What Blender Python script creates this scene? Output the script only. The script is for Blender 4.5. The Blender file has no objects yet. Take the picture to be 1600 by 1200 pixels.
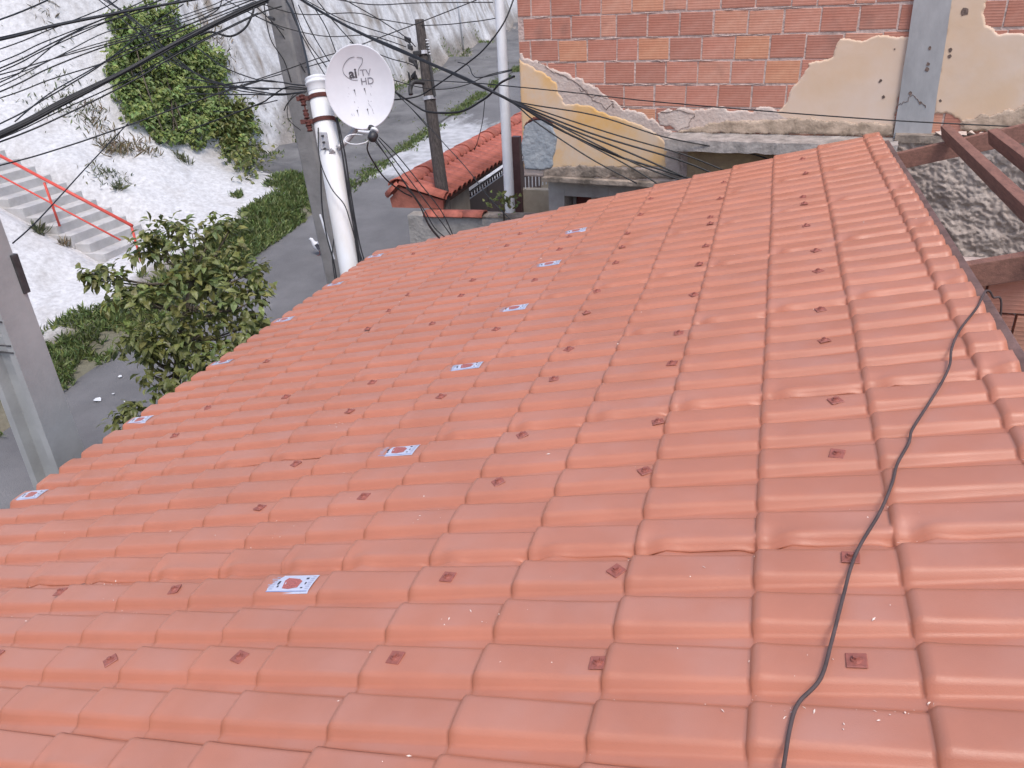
import bpy, bmesh, math, random
import numpy as np
from mathutils import Vector, Matrix, noise

random.seed(7); rng = np.random.default_rng(7)
SC = bpy.context.scene
COL = SC.collection

# ------------------------------------------------------------------ camera, world, sun
# site axes: Y runs level along the roof's courses, X across the street (negative = street), Z up.
# everything is measured from the eye, which stands at height CZ
CZ = 8.0
F = 1215.0
R = np.array([[0.95470849, 0.09209609, -0.2829311],
              [0.29356048, -0.44660148, 0.84520374],
              [-0.04851749, -0.88998058, -0.45341]])
cam_d = bpy.data.cameras.new('camera'); cam = bpy.data.objects.new('camera', cam_d); COL.objects.link(cam)
cam_d.sensor_width = 36; cam_d.lens = F / 1600 * 36; cam_d.clip_start = 0.05; cam_d.clip_end = 900
M = Matrix(((R[0, 0], -R[0, 1], -R[0, 2], 0), (R[1, 0], -R[1, 1], -R[1, 2], 0), (R[2, 0], -R[2, 1], -R[2, 2], CZ), (0, 0, 0, 1)))
cam.matrix_world = M
SC.camera = cam

SUN = Vector((0.24, -0.36, 0.90)).normalized()
elev = math.asin(SUN.z); azim = math.atan2(SUN.x, SUN.y)
world = bpy.data.worlds.new('World'); SC.world = world; world.use_nodes = True
wn = world.node_tree; wn.nodes.clear()
sky = wn.nodes.new('ShaderNodeTexSky'); sky.sky_type = 'NISHITA'; sky.sun_disc = False
sky.sun_elevation = elev; sky.sun_rotation = azim; sky.dust_density = 3.0; sky.air_density = 1.0; sky.ozone_density = 1.0
bg = wn.nodes.new('ShaderNodeBackground'); bg.inputs[1].default_value = 0.15
wo = wn.nodes.new('ShaderNodeOutputWorld')
wn.links.new(sky.outputs[0], bg.inputs[0]); wn.links.new(bg.outputs[0], wo.inputs[0])
sun_d = bpy.data.lights.new('sun', 'SUN'); sun_d.energy = 1.05; sun_d.angle = math.radians(14); sun_d.color = (1.0, 0.97, 0.94)
sun_o = bpy.data.objects.new('sun', sun_d); COL.objects.link(sun_o)
sun_o.rotation_euler = SUN.to_track_quat('Z', 'Y').to_euler()
SC.view_settings.view_transform = 'Standard'; SC.view_settings.look = 'None'
SC.view_settings.exposure = 0.56; SC.view_settings.gamma = 1.0; SC.view_settings.use_curve_mapping = False

# ------------------------------------------------------------------ rays from the eye to surfaces of the site
def cv(x, y): return np.array([(x - 800) / F, (y - 600) / F, 1.0])
def W(v): return Vector((float(v[0]), float(v[1]), float(v[2]) + CZ))
def at(x, y, z): return W(R @ (cv(x, y) * z))
def onX(x, y, c):
    r = R @ cv(x, y); return W(r * (c / r[0]))
def onY(x, y, c):
    r = R @ cv(x, y); return W(r * (c / r[1]))
def onZ(x, y, c):
    r = R @ cv(x, y); return W(r * (c / r[2]))
def onroad(x, y, up=0.0):
    r = R @ cv(x, y); t = (RC + up) / (r[2] - RS * r[1]); return W(r * t)
RC, RS = -6.0, 0.088
PIT = math.radians(14.54); H = 1.25
NR = np.array([-math.sin(PIT), 0, math.cos(PIT)]); DR = np.array([-math.cos(PIT), 0, -math.sin(PIT)]); AR = np.array([0, 1.0, 0])
def rp(a, d, h=0.0):   # roof coordinates in metres -> point
    return W(-H * NR + a * AR + d * DR + h * NR)
def roofpix(x, y, h=0.0):
    r = R @ cv(x, y); t = -(H - h) / (r @ NR); P = r * t
    return float(P[1]), float(P @ DR)
PHI = math.radians(7.7)
FU = Vector((math.cos(PHI), -math.sin(PHI), 0)); FN = Vector((-math.sin(PHI), -math.cos(PHI), 0))
F0 = at(1000, 60, 7.1)
def fac(x, y, out=0.0):   # pixel -> (u, w) on the facade plane pushed out by `out`
    o = Vector((0, 0, CZ)); r = Vector((R @ cv(x, y)).tolist())
    P0 = F0 + FN * out
    t = (P0 - o).dot(FN) / r.dot(FN); P = o + r * t
    return (P - F0).dot(FU), P.z - F0.z
def fp(u, w, out=0.0): return F0 + FU * u + Vector((0, 0, w)) + FN * out

# ------------------------------------------------------------------ materials
MATS = {}
def mat(name, col, rough=0.8, var=0.15, scale=8.0, bump=0.0, bscale=40.0, col2=None, spec=0.5, metal=0.0, obrand=0.0, attr=None, det=6.0, stretch=None):
    if name in MATS: return MATS[name]
    m = bpy.data.materials.new(name); m.use_nodes = True; nt = m.node_tree; N = nt.nodes; L = nt.links
    b = N['Principled BSDF']; b.inputs['Roughness'].default_value = rough; b.inputs['Metallic'].default_value = metal
    b.inputs['Specular IOR Level'].default_value = spec
    tc = N.new('ShaderNodeTexCoord'); src = tc.outputs['Object']
    if stretch:
        mp = N.new('ShaderNodeMapping'); mp.inputs['Scale'].default_value = stretch; L.new(src, mp.inputs[0]); src = mp.outputs[0]
    n1 = N.new('ShaderNodeTexNoise'); n1.inputs['Scale'].default_value = scale; n1.inputs['Detail'].default_value = det; n1.inputs['Roughness'].default_value = 0.65
    L.new(src, n1.inputs[0])
    c1 = N.new('ShaderNodeMix'); c1.data_type = 'RGBA'
    a = col2 if col2 else tuple(min(1, c * (1 + var)) for c in col)
    z = col if col2 else tuple(c * (1 - var) for c in col)
    rmp = N.new('ShaderNodeMapRange'); rmp.inputs[1].default_value = 0.35; rmp.inputs[2].default_value = 0.65
    L.new(n1.outputs[0], rmp.inputs[0]); L.new(rmp.outputs[0], c1.inputs[0])
    c1.inputs[6].default_value = (*z, 1); c1.inputs[7].default_value = (*a, 1)
    out = c1.outputs[2]
    if attr:
        at_ = N.new('ShaderNodeAttribute'); at_.attribute_name = attr
        mx = N.new('ShaderNodeMix'); mx.data_type = 'RGBA'; mx.blend_type = 'MULTIPLY'; mx.inputs[0].default_value = 1
        L.new(out, mx.inputs[6]); L.new(at_.outputs['Color'], mx.inputs[7]); out = mx.outputs[2]
    if obrand:
        oi = N.new('ShaderNodeObjectInfo'); mr = N.new('ShaderNodeMapRange'); mr.inputs[3].default_value = 1 - obrand; mr.inputs[4].default_value = 1 + obrand
        L.new(oi.outputs['Random'], mr.inputs[0])
        hs = N.new('ShaderNodeHueSaturation'); L.new(mr.outputs[0], hs.inputs['Value']); L.new(out, hs.inputs['Color']); out = hs.outputs[0]
    L.new(out, b.inputs['Base Color'])
    if bump:
        n2 = N.new('ShaderNodeTexNoise'); n2.inputs['Scale'].default_value = bscale; n2.inputs['Detail'].default_value = 8
        L.new(src, n2.inputs[0]); bp = N.new('ShaderNodeBump'); bp.inputs['Strength'].default_value = bump; bp.inputs['Distance'].default_value = 0.02
        L.new(n2.outputs[0], bp.inputs['Height']); L.new(bp.outputs[0], b.inputs['Normal'])
    MATS[name] = m; return m

# glossy terracotta-coloured PVC: fine sparkle grain, patchy dust film weighted to paint sky sheen on the flats
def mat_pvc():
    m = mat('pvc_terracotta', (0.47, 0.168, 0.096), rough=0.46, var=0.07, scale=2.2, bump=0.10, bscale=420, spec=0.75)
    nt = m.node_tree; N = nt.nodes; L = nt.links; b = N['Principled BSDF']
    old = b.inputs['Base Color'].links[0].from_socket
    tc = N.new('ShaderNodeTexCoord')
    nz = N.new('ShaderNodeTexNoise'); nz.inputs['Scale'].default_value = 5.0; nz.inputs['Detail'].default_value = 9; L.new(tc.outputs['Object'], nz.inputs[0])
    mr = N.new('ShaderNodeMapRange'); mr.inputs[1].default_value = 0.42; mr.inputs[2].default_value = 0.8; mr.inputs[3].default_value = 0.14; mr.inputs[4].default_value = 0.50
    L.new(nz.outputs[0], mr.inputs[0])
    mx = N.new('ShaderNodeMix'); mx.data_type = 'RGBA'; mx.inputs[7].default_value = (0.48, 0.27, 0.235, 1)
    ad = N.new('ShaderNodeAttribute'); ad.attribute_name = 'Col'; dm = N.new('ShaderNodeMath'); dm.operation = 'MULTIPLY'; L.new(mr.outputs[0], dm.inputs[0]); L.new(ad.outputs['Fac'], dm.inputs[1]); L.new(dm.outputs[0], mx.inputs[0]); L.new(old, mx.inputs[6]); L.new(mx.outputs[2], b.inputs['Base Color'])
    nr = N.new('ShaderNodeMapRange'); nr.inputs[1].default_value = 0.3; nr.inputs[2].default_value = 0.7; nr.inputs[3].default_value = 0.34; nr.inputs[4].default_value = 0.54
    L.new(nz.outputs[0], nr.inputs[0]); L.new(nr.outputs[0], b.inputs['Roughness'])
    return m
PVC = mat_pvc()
M_FAST = mat('fastener_plastic', (0.31, 0.10, 0.075), rough=0.5, var=0.2, scale=60)
M_STK = mat('sticker_paper', (0.52, 0.545, 0.66), rough=0.35, var=0.03, scale=120)
M_INKB = mat('ink_blue', (0.26, 0.32, 0.55), rough=0.4)
M_INKR = mat('ink_red', (0.40, 0.115, 0.10), rough=0.4, var=0.4, scale=250)
M_INKD = mat('ink_dark', (0.03, 0.03, 0.05), rough=0.5)
M_INKG = mat('ink_grey', (0.36, 0.38, 0.50), rough=0.5)
M_CABLE = mat('cable_black', (0.016, 0.016, 0.018), rough=0.5, var=0.3, scale=20)
M_CABG = mat('cable_grey', (0.085, 0.058, 0.056), rough=0.7, var=0.25, scale=14)
M_CONC = mat('pole_concrete', (0.37, 0.375, 0.37), rough=0.85, var=0.12, scale=3.0, bump=0.10, bscale=60)
M_CONC2 = mat('pole_concrete_old', (0.26, 0.25, 0.245), rough=0.88, var=0.2, scale=3.0, bump=0.3, bscale=50)
M_PIPE = mat('pipe_white', (0.76, 0.77, 0.79), rough=0.5, col2=(0.69, 0.67, 0.64), scale=2.2, stretch=(3, 3, .5))
M_STEELW = mat('steel_white', (0.74, 0.75, 0.78), rough=0.45, var=0.05)
M_RUST = mat('rust', (0.10, 0.028, 0.022), rough=0.8, var=0.35, scale=25, bump=0.3)
M_IRON = mat('dark_iron', (0.05, 0.048, 0.05), rough=0.6, var=0.3, scale=30)
M_WOODP = mat('pole_wood', (0.085, 0.072, 0.068), rough=0.9, var=0.45, scale=9, bump=0.6, bscale=30, stretch=(6, 6, .5))
M_BEAM = mat('beam_wood', (0.25, 0.12, 0.09), rough=0.75, var=0.22, scale=10, bump=0.3, bscale=40, stretch=(4, 1, 6))
M_BEAMD = mat('beam_wood_dark', (0.17, 0.10, 0.088), rough=0.85, var=0.28, scale=9, bump=0.3, bscale=40)
M_DISH = mat('dish_paint', (0.70, 0.70, 0.74), rough=0.45, var=0.035, scale=7)
M_PLASTW = mat('plastic_white', (0.75, 0.76, 0.78), rough=0.4, var=0.03)
M_MORT = mat('mortar', (0.56, 0.43, 0.38), rough=0.95, var=0.22, scale=14, bump=0.6, bscale=45)
M_PLY = mat('plaster_yellow', (0.76, 0.44, 0.14), rough=0.92, col2=(0.70, 0.55, 0.42), scale=2.2, bump=0.12, bscale=14)
M_PLC = mat('plaster_cream', (0.70, 0.50, 0.34), rough=0.92, col2=(0.73, 0.58, 0.48), scale=1.3, bump=0.10, bscale=12)
M_PLP = mat('plaster_pinkish', (0.56, 0.44, 0.38), rough=0.95, col2=(0.62, 0.52, 0.46), scale=5, bump=0.5, bscale=35)
M_CEM = mat('cement_grey', (0.31, 0.305, 0.31), rough=0.85, col2=(0.45, 0.445, 0.45), scale=3.0, bump=0.15, bscale=18, stretch=(1, 1, .45))
M_CEMB = mat('cement_bluegrey', (0.30, 0.335, 0.37), rough=0.9, col2=(0.42, 0.45, 0.47), scale=8, bump=0.9, bscale=18)
M_GRIME = mat('ledge_grime', (0.13, 0.105, 0.085), rough=0.95, col2=(0.42, 0.34, 0.28), scale=5.5, bump=0.6, bscale=30)
M_LEDGE = mat('ledge_concrete', (0.45, 0.40, 0.37), rough=0.95, col2=(0.22, 0.195, 0.18), scale=11, bump=0.5, bscale=30)
M_LOWW = mat('lower_wall', (0.34, 0.295, 0.27), rough=0.95, col2=(0.46, 0.42, 0.39), scale=4, bump=0.4, bscale=25)
M_ROUGH = mat('rough_render', (0.40, 0.325, 0.28), rough=0.95, col2=(0.47, 0.40, 0.355), scale=9, bump=0.5, bscale=45)
M_GWALL = mat('gate_wall_render', (0.28, 0.265, 0.25), rough=0.95, col2=(0.44, 0.42, 0.40), scale=5, bump=0.8, bscale=30)
M_CLAY = mat('clay_tile', (0.40, 0.12, 0.085), rough=0.75, var=0.25, scale=9, bump=0.2, bscale=50, obrand=0.14)
M_TAN = mat('tan_render', (0.36, 0.31, 0.25), rough=0.9, var=0.12, scale=5, bump=0.3)
M_GATE = mat('gate_maroon', (0.07, 0.035, 0.036), rough=0.5, var=0.2)
M_RED = mat('railing_red', (0.66, 0.085, 0.06), rough=0.45, var=0.08)
M_STEP = mat('step_concrete', (0.46, 0.44, 0.42), rough=0.92, col2=(0.56, 0.54, 0.53), scale=5, bump=0.3, bscale=40)
M_ASPH = None

def mat_brick():
    m = mat('hollow_brick', (0.50, 0.215, 0.15), rough=0.9, col2=(0.58, 0.30, 0.225), scale=7, obrand=0.0)
    nt = m.node_tree; N = nt.nodes; L = nt.links; b = N['Principled BSDF']
    old = b.inputs['Base Color'].links[0].from_socket
    oi = N.new('ShaderNodeObjectInfo')
    rp_ = N.new('ShaderNodeValToRGB'); e = rp_.color_ramp.elements
    e[0].position = 0.0; e[0].color = (0.88, 0.85, 0.86, 1); e[1].position = 1.0; e[1].color = (1.16, 1.14, .92, 1)
    for p, c in ((0.25, (0.9, 0.82, 0.8, 1)), (0.5, (1.06, 1.0, 1.0, 1)), (0.75, (1.12, 1.16, 1.12, 1))):
        k = e.new(p); k.color = c
    L.new(oi.outputs['Random'], rp_.inputs[0])
    mx = N.new('ShaderNodeMix'); mx.data_type = 'RGBA'; mx.blend_type = 'MULTIPLY'; mx.inputs[0].default_value = 1
    L.new(old, mx.inputs[6]); L.new(rp_.outputs[0], mx.inputs[7])
    # smoke-dark soot stain blotches
    g = N.new('ShaderNodeNewGeometry'); nz = N.new('ShaderNodeTexNoise'); nz.inputs['Scale'].default_value = 1.9; nz.inputs['Detail'].default_value = 5
    L.new(g.outputs['Position'], nz.inputs[0])
    mr = N.new('ShaderNodeMapRange'); mr.inputs[1].default_value = 0.60; mr.inputs[2].default_value = 0.74; mr.inputs[3].default_value = 0; mr.inputs[4].default_value = 0.6
    L.new(nz.outputs[0], mr.inputs[0])
    m2 = N.new('ShaderNodeMix'); m2.data_type = 'RGBA'; m2.inputs[7].default_value = (0.12, 0.085, 0.075, 1)
    L.new(mr.outputs[0], m2.inputs[0]); L.new(mx.outputs[2], m2.inputs[6]); L.new(m2.outputs[2], b.inputs['Base Color'])
    # extruded horizontal ribs
    tc = N.new('ShaderNodeTexCoord'); sx = N.new('ShaderNodeSeparateXYZ'); L.new(tc.outputs['Object'], sx.inputs[0])
    ml = N.new('ShaderNodeMath'); ml.operation = 'MULTIPLY'; ml.inputs[1].default_value = 2 * math.pi / 0.0205; L.new(sx.outputs[2], ml.inputs[0])
    sn = N.new('ShaderNodeMath'); sn.operation = 'SINE'; L.new(ml.outputs[0], sn.inputs[0])
    pw = N.new('ShaderNodeMapRange'); pw.inputs[1].default_value = 0.1; pw.inputs[2].default_value = 0.9; L.new(sn.outputs[0], pw.inputs[0])
    bp = N.new('ShaderNodeBump'); bp.inputs['Strength'].default_value = 0.42; bp.inputs['Distance'].default_value = 0.003; L.new(pw.outputs[0], bp.inputs['Height'])
    L.new(bp.outputs[0], b.inputs['Normal'])
    return m
M_BRICK = mat_brick()

def mat_asphalt():
    m = mat('asphalt', (0.13, 0.126, 0.130), rough=0.9, col2=(0.19, 0.184, 0.188), scale=0.8, bump=0.6, bscale=70, det=14)
    nt = m.node_tree; N = nt.nodes; L = nt.links; b = N['Principled BSDF']
    old = b.inputs['Base Color'].links[0].from_socket
    g = N.new('ShaderNodeNewGeometry'); sp = N.new('ShaderNodeSeparateXYZ'); L.new(g.outputs['Position'], sp.inputs[0])
    nz = N.new('ShaderNodeTexNoise'); nz.inputs['Scale'].default_value = 0.55; nz.inputs['Detail'].default_value = 10; nz.inputs['Roughness'].default_value = 0.75
    mp = N.new('ShaderNodeMapping'); mp.inputs['Scale'].default_value = (1.6, .8, 1); L.new(g.outputs['Position'], mp.inputs[0]); L.new(mp.outputs[0], nz.inputs[0])
    # spilt lime between two points of the street: y - noise
    def rng_(a, b_, lo=0, hi=1):
        r_ = N.new('ShaderNodeMapRange'); r_.inputs[1].default_value = a; r_.inputs[2].default_value = b_; r_.inputs[3].default_value = lo; r_.inputs[4].default_value = hi; return r_
    r1 = rng_(18.3, 19.6); L.new(sp.outputs[1], r1.inputs[0])
    r2 = rng_(26.5, 23.6); L.new(sp.outputs[1], r2.inputs[0])
    mu = N.new('ShaderNodeMath'); mu.operation = 'MULTIPLY'; L.new(r1.outputs[0], mu.inputs[0]); L.new(r2.outputs[0], mu.inputs[1])
    ad = N.new('ShaderNodeMath'); ad.operation = 'MULTIPLY_ADD'; L.new(mu.outputs[0], ad.inputs[0]); ad.inputs[1].default_value = 0.42; L.new(nz.outputs[0], ad.inputs[2])
    r3 = rng_(0.68, 0.86); L.new(ad.outputs[0], r3.inputs[0])
    n3 = N.new('ShaderNodeTexNoise'); n3.inputs['Scale'].default_value = 3.5; n3.inputs['Detail'].default_value = 9; L.new(g.outputs['Position'], n3.inputs[0])
    r4 = rng_(0.3, 0.62, 0.45, 1.0); L.new(n3.outputs[0], r4.inputs[0])
    m3 = N.new('ShaderNodeMath'); m3.operation = 'MULTIPLY'; L.new(r3.outputs[0], m3.inputs[0]); L.new(r4.outputs[0], m3.inputs[1])
    mx = N.new('ShaderNodeMix'); mx.data_type = 'RGBA'; mx.inputs[7].default_value = (0.52, 0.52, 0.54, 1)
    L.new(m3.outputs[0], mx.inputs[0]); L.new(old, mx.inputs[6]); L.new(mx.outputs[2], b.inputs['Base Color'])
    return m
M_ASPH = mat_asphalt()

# ------------------------------------------------------------------ helpers
def link(o, parent=None):
    COL.objects.link(o)
    if parent: o.parent = parent
    return o
def tag(o, label=None, cat=None, group=None, kind=None):
    if label: o['label'] = label
    if cat: o['category'] = cat
    if group: o['group'] = group
    if kind: o['kind'] = kind
    return o
def empty(name, loc=(0, 0, 0), label=None, cat=None, group=None):
    o = bpy.data.objects.new(name, None); link(o); o.location = loc; o.empty_display_size = 0.2
    tag(o, label, cat, group); bpy.context.view_layer.update(); return o
class MB:
    def __init__(s): s.v = []; s.f = []; s.m = []
    def add(s, v, f, mi=0):
        k = len(s.v); s.v += [tuple(p) for p in v]; s.f += [tuple(i + k for i in q) for q in f]; s.m += [mi] * len(f)
    def box(s, c, sz, X=(1, 0, 0), Y=(0, 1, 0), Z=(0, 0, 1), mi=0):
        c = Vector(c); X = Vector(X) * sz[0] / 2; Y = Vector(Y) * sz[1] / 2; Z = Vector(Z) * sz[2] / 2
        v = [c + i * X + j * Y + k * Z for i in (-1, 1) for j in (-1, 1) for k in (-1, 1)]
        s.add(v, [(0, 1, 3, 2), (4, 6, 7, 5), (0, 4, 5, 1), (2, 3, 7, 6), (0, 2, 6, 4), (1, 5, 7, 3)], mi)
    def tube(s, pts, r, n=8, cap=True, mi=0):
        pts = [Vector(p) for p in pts]; rr = r if isinstance(r, (list, tuple)) else [r] * len(pts)
        ref = None; rings = []
        for i, p in enumerate(pts):
            t = (pts[min(i + 1, len(pts) - 1)] - pts[max(i - 1, 0)])
            if t.length < 1e-9: t = Vector((0, 0, 1))
            t.normalize()
            if ref is None: ref = t.orthogonal().normalized()
            ref = (ref - t * ref.dot(t)); ref = ref.normalized() if ref.length > 1e-6 else t.orthogonal().normalized()
            b = t.cross(ref)
            rings.append([p + (ref * math.cos(2 * math.pi * k / n) + b * math.sin(2 * math.pi * k / n)) * rr[i] for k in range(n)])
        v = [q for ring in rings for q in ring]
        f = [(i * n + k, i * n + (k + 1) % n, (i + 1) * n + (k + 1) % n, (i + 1) * n + k) for i in range(len(pts) - 1) for k in range(n)]
        if cap: f += [tuple(range(n))[::-1], tuple((len(pts) - 1) * n + k for k in range(n))]
        s.add(v, f, mi)
    def prism(s, poly, d, mi=0):   # poly: list of 3-D points, d: extrusion vector
        n = len(poly); d = Vector(d); v = [Vector(p) for p in poly] + [Vector(p) + d for p in poly]
        s.add(v, [tuple(range(n))[::-1], tuple(range(n, 2 * n))] + [(i, (i + 1) % n, n + (i + 1) % n, n + i) for i in range(n)], mi)
    def build(s, name, mats, parent=None, smooth=False, bevel=0.0):
        me = bpy.data.meshes.new(name); me.from_pydata(s.v, [], s.f)
        if not isinstance(mats, (list, tuple)): mats = [mats]
        for m in mats: me.materials.append(m)
        if len(mats) > 1: me.polygons.foreach_set('material_index', s.m)
        bm = bmesh.new(); bm.from_mesh(me); bmesh.ops.recalc_face_normals(bm, faces=bm.faces)
        if bevel: bmesh.ops.bevel(bm, geom=[e for e in bm.edges if e.is_manifold and e.calc_face_angle(0) > 0.5], offset=bevel, segments=2, affect='EDGES', profile=0.6)
        bm.to_mesh(me); bm.free()
        if smooth: me.polygons.foreach_set('use_smooth', [True] * len(me.polygons))
        o = bpy.data.objects.new(name, me); link(o)
        if parent:
            o.parent = parent; o.matrix_parent_inverse = parent.matrix_world.inverted()
        return o
def npmesh(name, V, Fq, m, smooth=True, parent=None, col=None):
    me = bpy.data.meshes.new(name); V = np.asarray(V, np.float32); Fq = np.asarray(Fq, np.int32)
    me.vertices.add(len(V)); me.vertices.foreach_set('co', V.ravel())
    n, k = Fq.shape; me.loops.add(n * k); me.loops.foreach_set('vertex_index', Fq.ravel())
    me.polygons.add(n); me.polygons.foreach_set('loop_start', np.arange(0, n * k, k, dtype=np.int32)); 
    if col is not None:
        a = me.color_attributes.new('Col', 'FLOAT_COLOR', 'POINT'); a.data.foreach_set('color', np.asarray(col, np.float32).ravel())
    me.update(calc_edges=True); me.validate()
    me.polygons.foreach_set('use_smooth', np.full(len(me.polygons), smooth)); me.materials.append(m)
    o = bpy.data.objects.new(name, me); link(o)
    if parent: o.parent = parent; o.matrix_parent_inverse = parent.matrix_world.inverted()
    return o
def grid_faces(nu, nv):
    i, j = np.meshgrid(np.arange(nu - 1), np.arange(nv - 1), indexing='ij'); a = (i * nv + j).ravel()
    return np.stack([a, a + nv, a + nv + 1, a + 1], 1)
def spline(pts, sub=6):
    pts = [Vector(p) for p in pts]; 
    if len(pts) < 3: sub = max(sub, 4)
    out = []
    for i in range(len(pts) - 1):
        p0 = pts[max(i - 1, 0)]; p1 = pts[i]; p2 = pts[i + 1]; p3 = pts[min(i + 2, len(pts) - 1)]
        for k in range(sub):
            t = k / sub
            out.append(0.5 * ((2 * p1) + (p2 - p0) * t + (2 * p0 - 5 * p1 + 4 * p2 - p3) * t * t + (3 * p1 - p0 - 3 * p2 + p3) * t ** 3))
    out.append(pts[-1]); return out
def fnoise(x, y, z=0.0, o=4): return noise.fractal(Vector((x, y, z)), 1.0, 2.0, o)
def sstep(a, b, x):
    t = min(1, max(0, (x - a) / (b - a))); return t * t * (3 - 2 * t)
def pinv(o, parent):
    o.parent = parent; o.matrix_parent_inverse = parent.matrix_world.inverted()

# ================================================================== TERRAIN
STX, STZ, SY0, SY1 = -12.6, -4.4, 12.08, 13.62     # foot of the steps, their level, their two sides
def roadz(Y): return RC + RS * Y
def hillz(X, Y):
    s = -10.15 - X; z = roadz(Y)
    if s <= 0: return z
    gl = 0.28 * s if s < 1.0 else (0.28 + 0.14 * (s - 1) if s < 2.45 else 0.48 + 0.50 * (s - 2.45))
    if s > 24: gl = 0.48 + 0.5 * 21.55 + 0.2 * (s - 24)
    gr = 0.05 * s if s < 3.75 else (0.19 + 2.1 * (s - 3.75) if s < 7.2 else 7.4 + 0.5 * (s - 7.2))
    w = sstep(15.5, 21.5, Y + 0.35 * max(0, s - 3)) 
    z2 = z + gl * (1 - w) + gr * w
    rough = 0.05 + 0.09 * sstep(1.5, 4, s) * (1 + .9 * w)
    z2 += rough * fnoise(X * 0.9, Y * 0.9, 3.1, 5) * sstep(0, 0.8, s)
    # the ground is cut down to seat the steps
    if X < STX + 0.15 and s < 12:
        m = sstep(SY0 - 0.5, SY0 + 0.05, Y) * (1 - sstep(SY1 - 0.05, SY1 + 0.6, Y))
        zs = STZ + 0.5 * (STX - X) - 0.30
        z2 = z2 * (1 - m) + min(z2, zs) * m if m > 0 else z2
    return z2
def hillhit(x, y):
    r = R @ cv(x, y); t = 6.0
    while t < 60:
        P = r * t
        if P[2] < hillz(P[0], P[1]): return W(P)
        t += 0.06
    return W(r * 30)

def build_ground():
    xs = np.concatenate([np.arange(-44, -26, 0.6), np.arange(-26, -10.1, 0.16), [-10.13]]); ys = np.concatenate([np.arange(-12, 3, .8), np.arange(3, 46, 0.16), np.arange(46, 90, .8)])
    V = np.zeros((len(xs), len(ys), 3)); C = np.ones((len(xs), len(ys), 4))
    for i, X in enumerate(xs):
        for j, Y in enumerate(ys):
            z = hillz(X, Y); s = -10.15 - X
            n = fnoise(X * 0.55, Y * 0.55, 9, 5); n2 = fnoise(X * 1.7, Y * 1.7, 4, 5)
            w = sstep(16, 21, Y)
            lime = sstep(-0.15, 0.15, (s - 1.15 - 0.25 * n) * 1.0) * (1 - w) + w * sstep(-0.1, 0.3, s - 3.9 + 0.5 * n)
            n3 = fnoise(X * 4.5, Y * 4.5, 14 + z, 4); lime *= 1 - 0.62 * sstep(0.10, 0.5, n2) * (0.35 + 0.65 * w) - (.15 + .50 * w) * sstep(.0, .4, n3) * (.35 + .65 * w)
            # thin bare strip of soil between bank and lane, washed grey
            dirt = np.array([0.30, 0.27, 0.245]) * (1 + .35 * n2); lm = np.array([0.68, 0.675, 0.685]); gs = np.array([0.19, 0.18, 0.13])
            soil = np.array([0.27, 0.15, 0.10]) * (1 + .3 * n2)
            low = gs if (1 - w) > .5 else np.array([0.17, 0.165, 0.16]) * (1 + .3 * n)
            base = low * (1 - sstep(.7, 1.2, s + n * .3)) + dirt * sstep(.7, 1.2, s + n * .3)
            c = base * (1 - lime) + lm * lime
            if Y < 9:
                k = (1 - sstep(6.6, 8.0, Y + n)); c = c * (1 - k) + soil * k
            V[i, j] = (X, Y, z + CZ); C[i, j, :3] = np.clip(c, 0.02, 0.9)
    if True:
        V[-1, :, 2] -= 0.03
    m = mat('hill_surface', (1.0, 1.0, 1.0), rough=0.95, col2=(0.72, 0.71, 0.705), scale=10, bump=1.0, bscale=11, attr='Col', det=14)
    o = npmesh('hillside', V.reshape(-1, 3), grid_faces(len(xs), len(ys))[:, ::-1], m, col=C.reshape(-1, 4))
    tag(o, kind='structure', label='whitewashed hillside of rough lime-coated earth rising from the street')
    # level ground of the whole block, out to the horizon, following the street's gradient
    xs = np.array([-10.16, -6, 0, 10, 60, 300.]); ys = np.array([-250, -40, -12, 20, 60, 90, 300.])
    V = [(X, Y, RC + RS * min(max(Y, -12), 90) + CZ - 0.02) for X in xs for Y in ys]
    g = npmesh('ground', V, grid_faces(len(xs), len(ys))[:, ::-1], mat('ground_dirt', (0.22, 0.19, 0.16), rough=0.95, var=0.25, scale=1.5, bump=0.4, bscale=12))
    tag(g, kind='structure')
    xs = np.array([-300, -120, -43.9]); V = [(X, Y, RC + RS * min(max(Y, -12), 90) + CZ + 9 + (-44 - X) * .1) for X in xs for Y in ys]
    g = npmesh('far_hill', V, grid_faces(len(xs), len(ys))[:, ::-1], MATS['ground_dirt']); tag(g, kind='structure')
    # the street: crowned sheet a little above the ground
    xs = np.linspace(-10.2, -3.2, 15); ys = np.arange(-12, 90, 0.5)
    V = [(X + .06 * fnoise(Y * .7, 3, 0, 3) * (X < -10.1), Y, roadz(Y) + CZ + 0.004 + 0.012 * fnoise(X * .5, Y * .5, 1, 3)) for X in xs for Y in ys]
    o = npmesh('street', V, grid_faces(len(xs), len(ys))[:, ::-1], M_ASPH); tag(o, kind='structure')
    # dark lane at the foot of the white bank, beyond the grass strip
    xs = np.linspace(-13.75, -10.25, 12); ys = np.arange(17.5, 70, 0.4)
    V = [(X + .2 * fnoise(Y * .7, X, 0, 3) * (X < -13.4), Y, hillz(X, Y) + CZ + 0.03 * (1 if 18.2 < Y else -1)) for X in xs for Y in ys]
    m = mat('lane_surface', (0.10, 0.097, 0.10), rough=0.95, col2=(0.19, 0.185, 0.185), scale=0.9, bump=0.7, bscale=30)
    o = npmesh('side_lane', V, grid_faces(len(xs), len(ys))[:, ::-1], m); tag(o, kind='structure')
build_ground()

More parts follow.
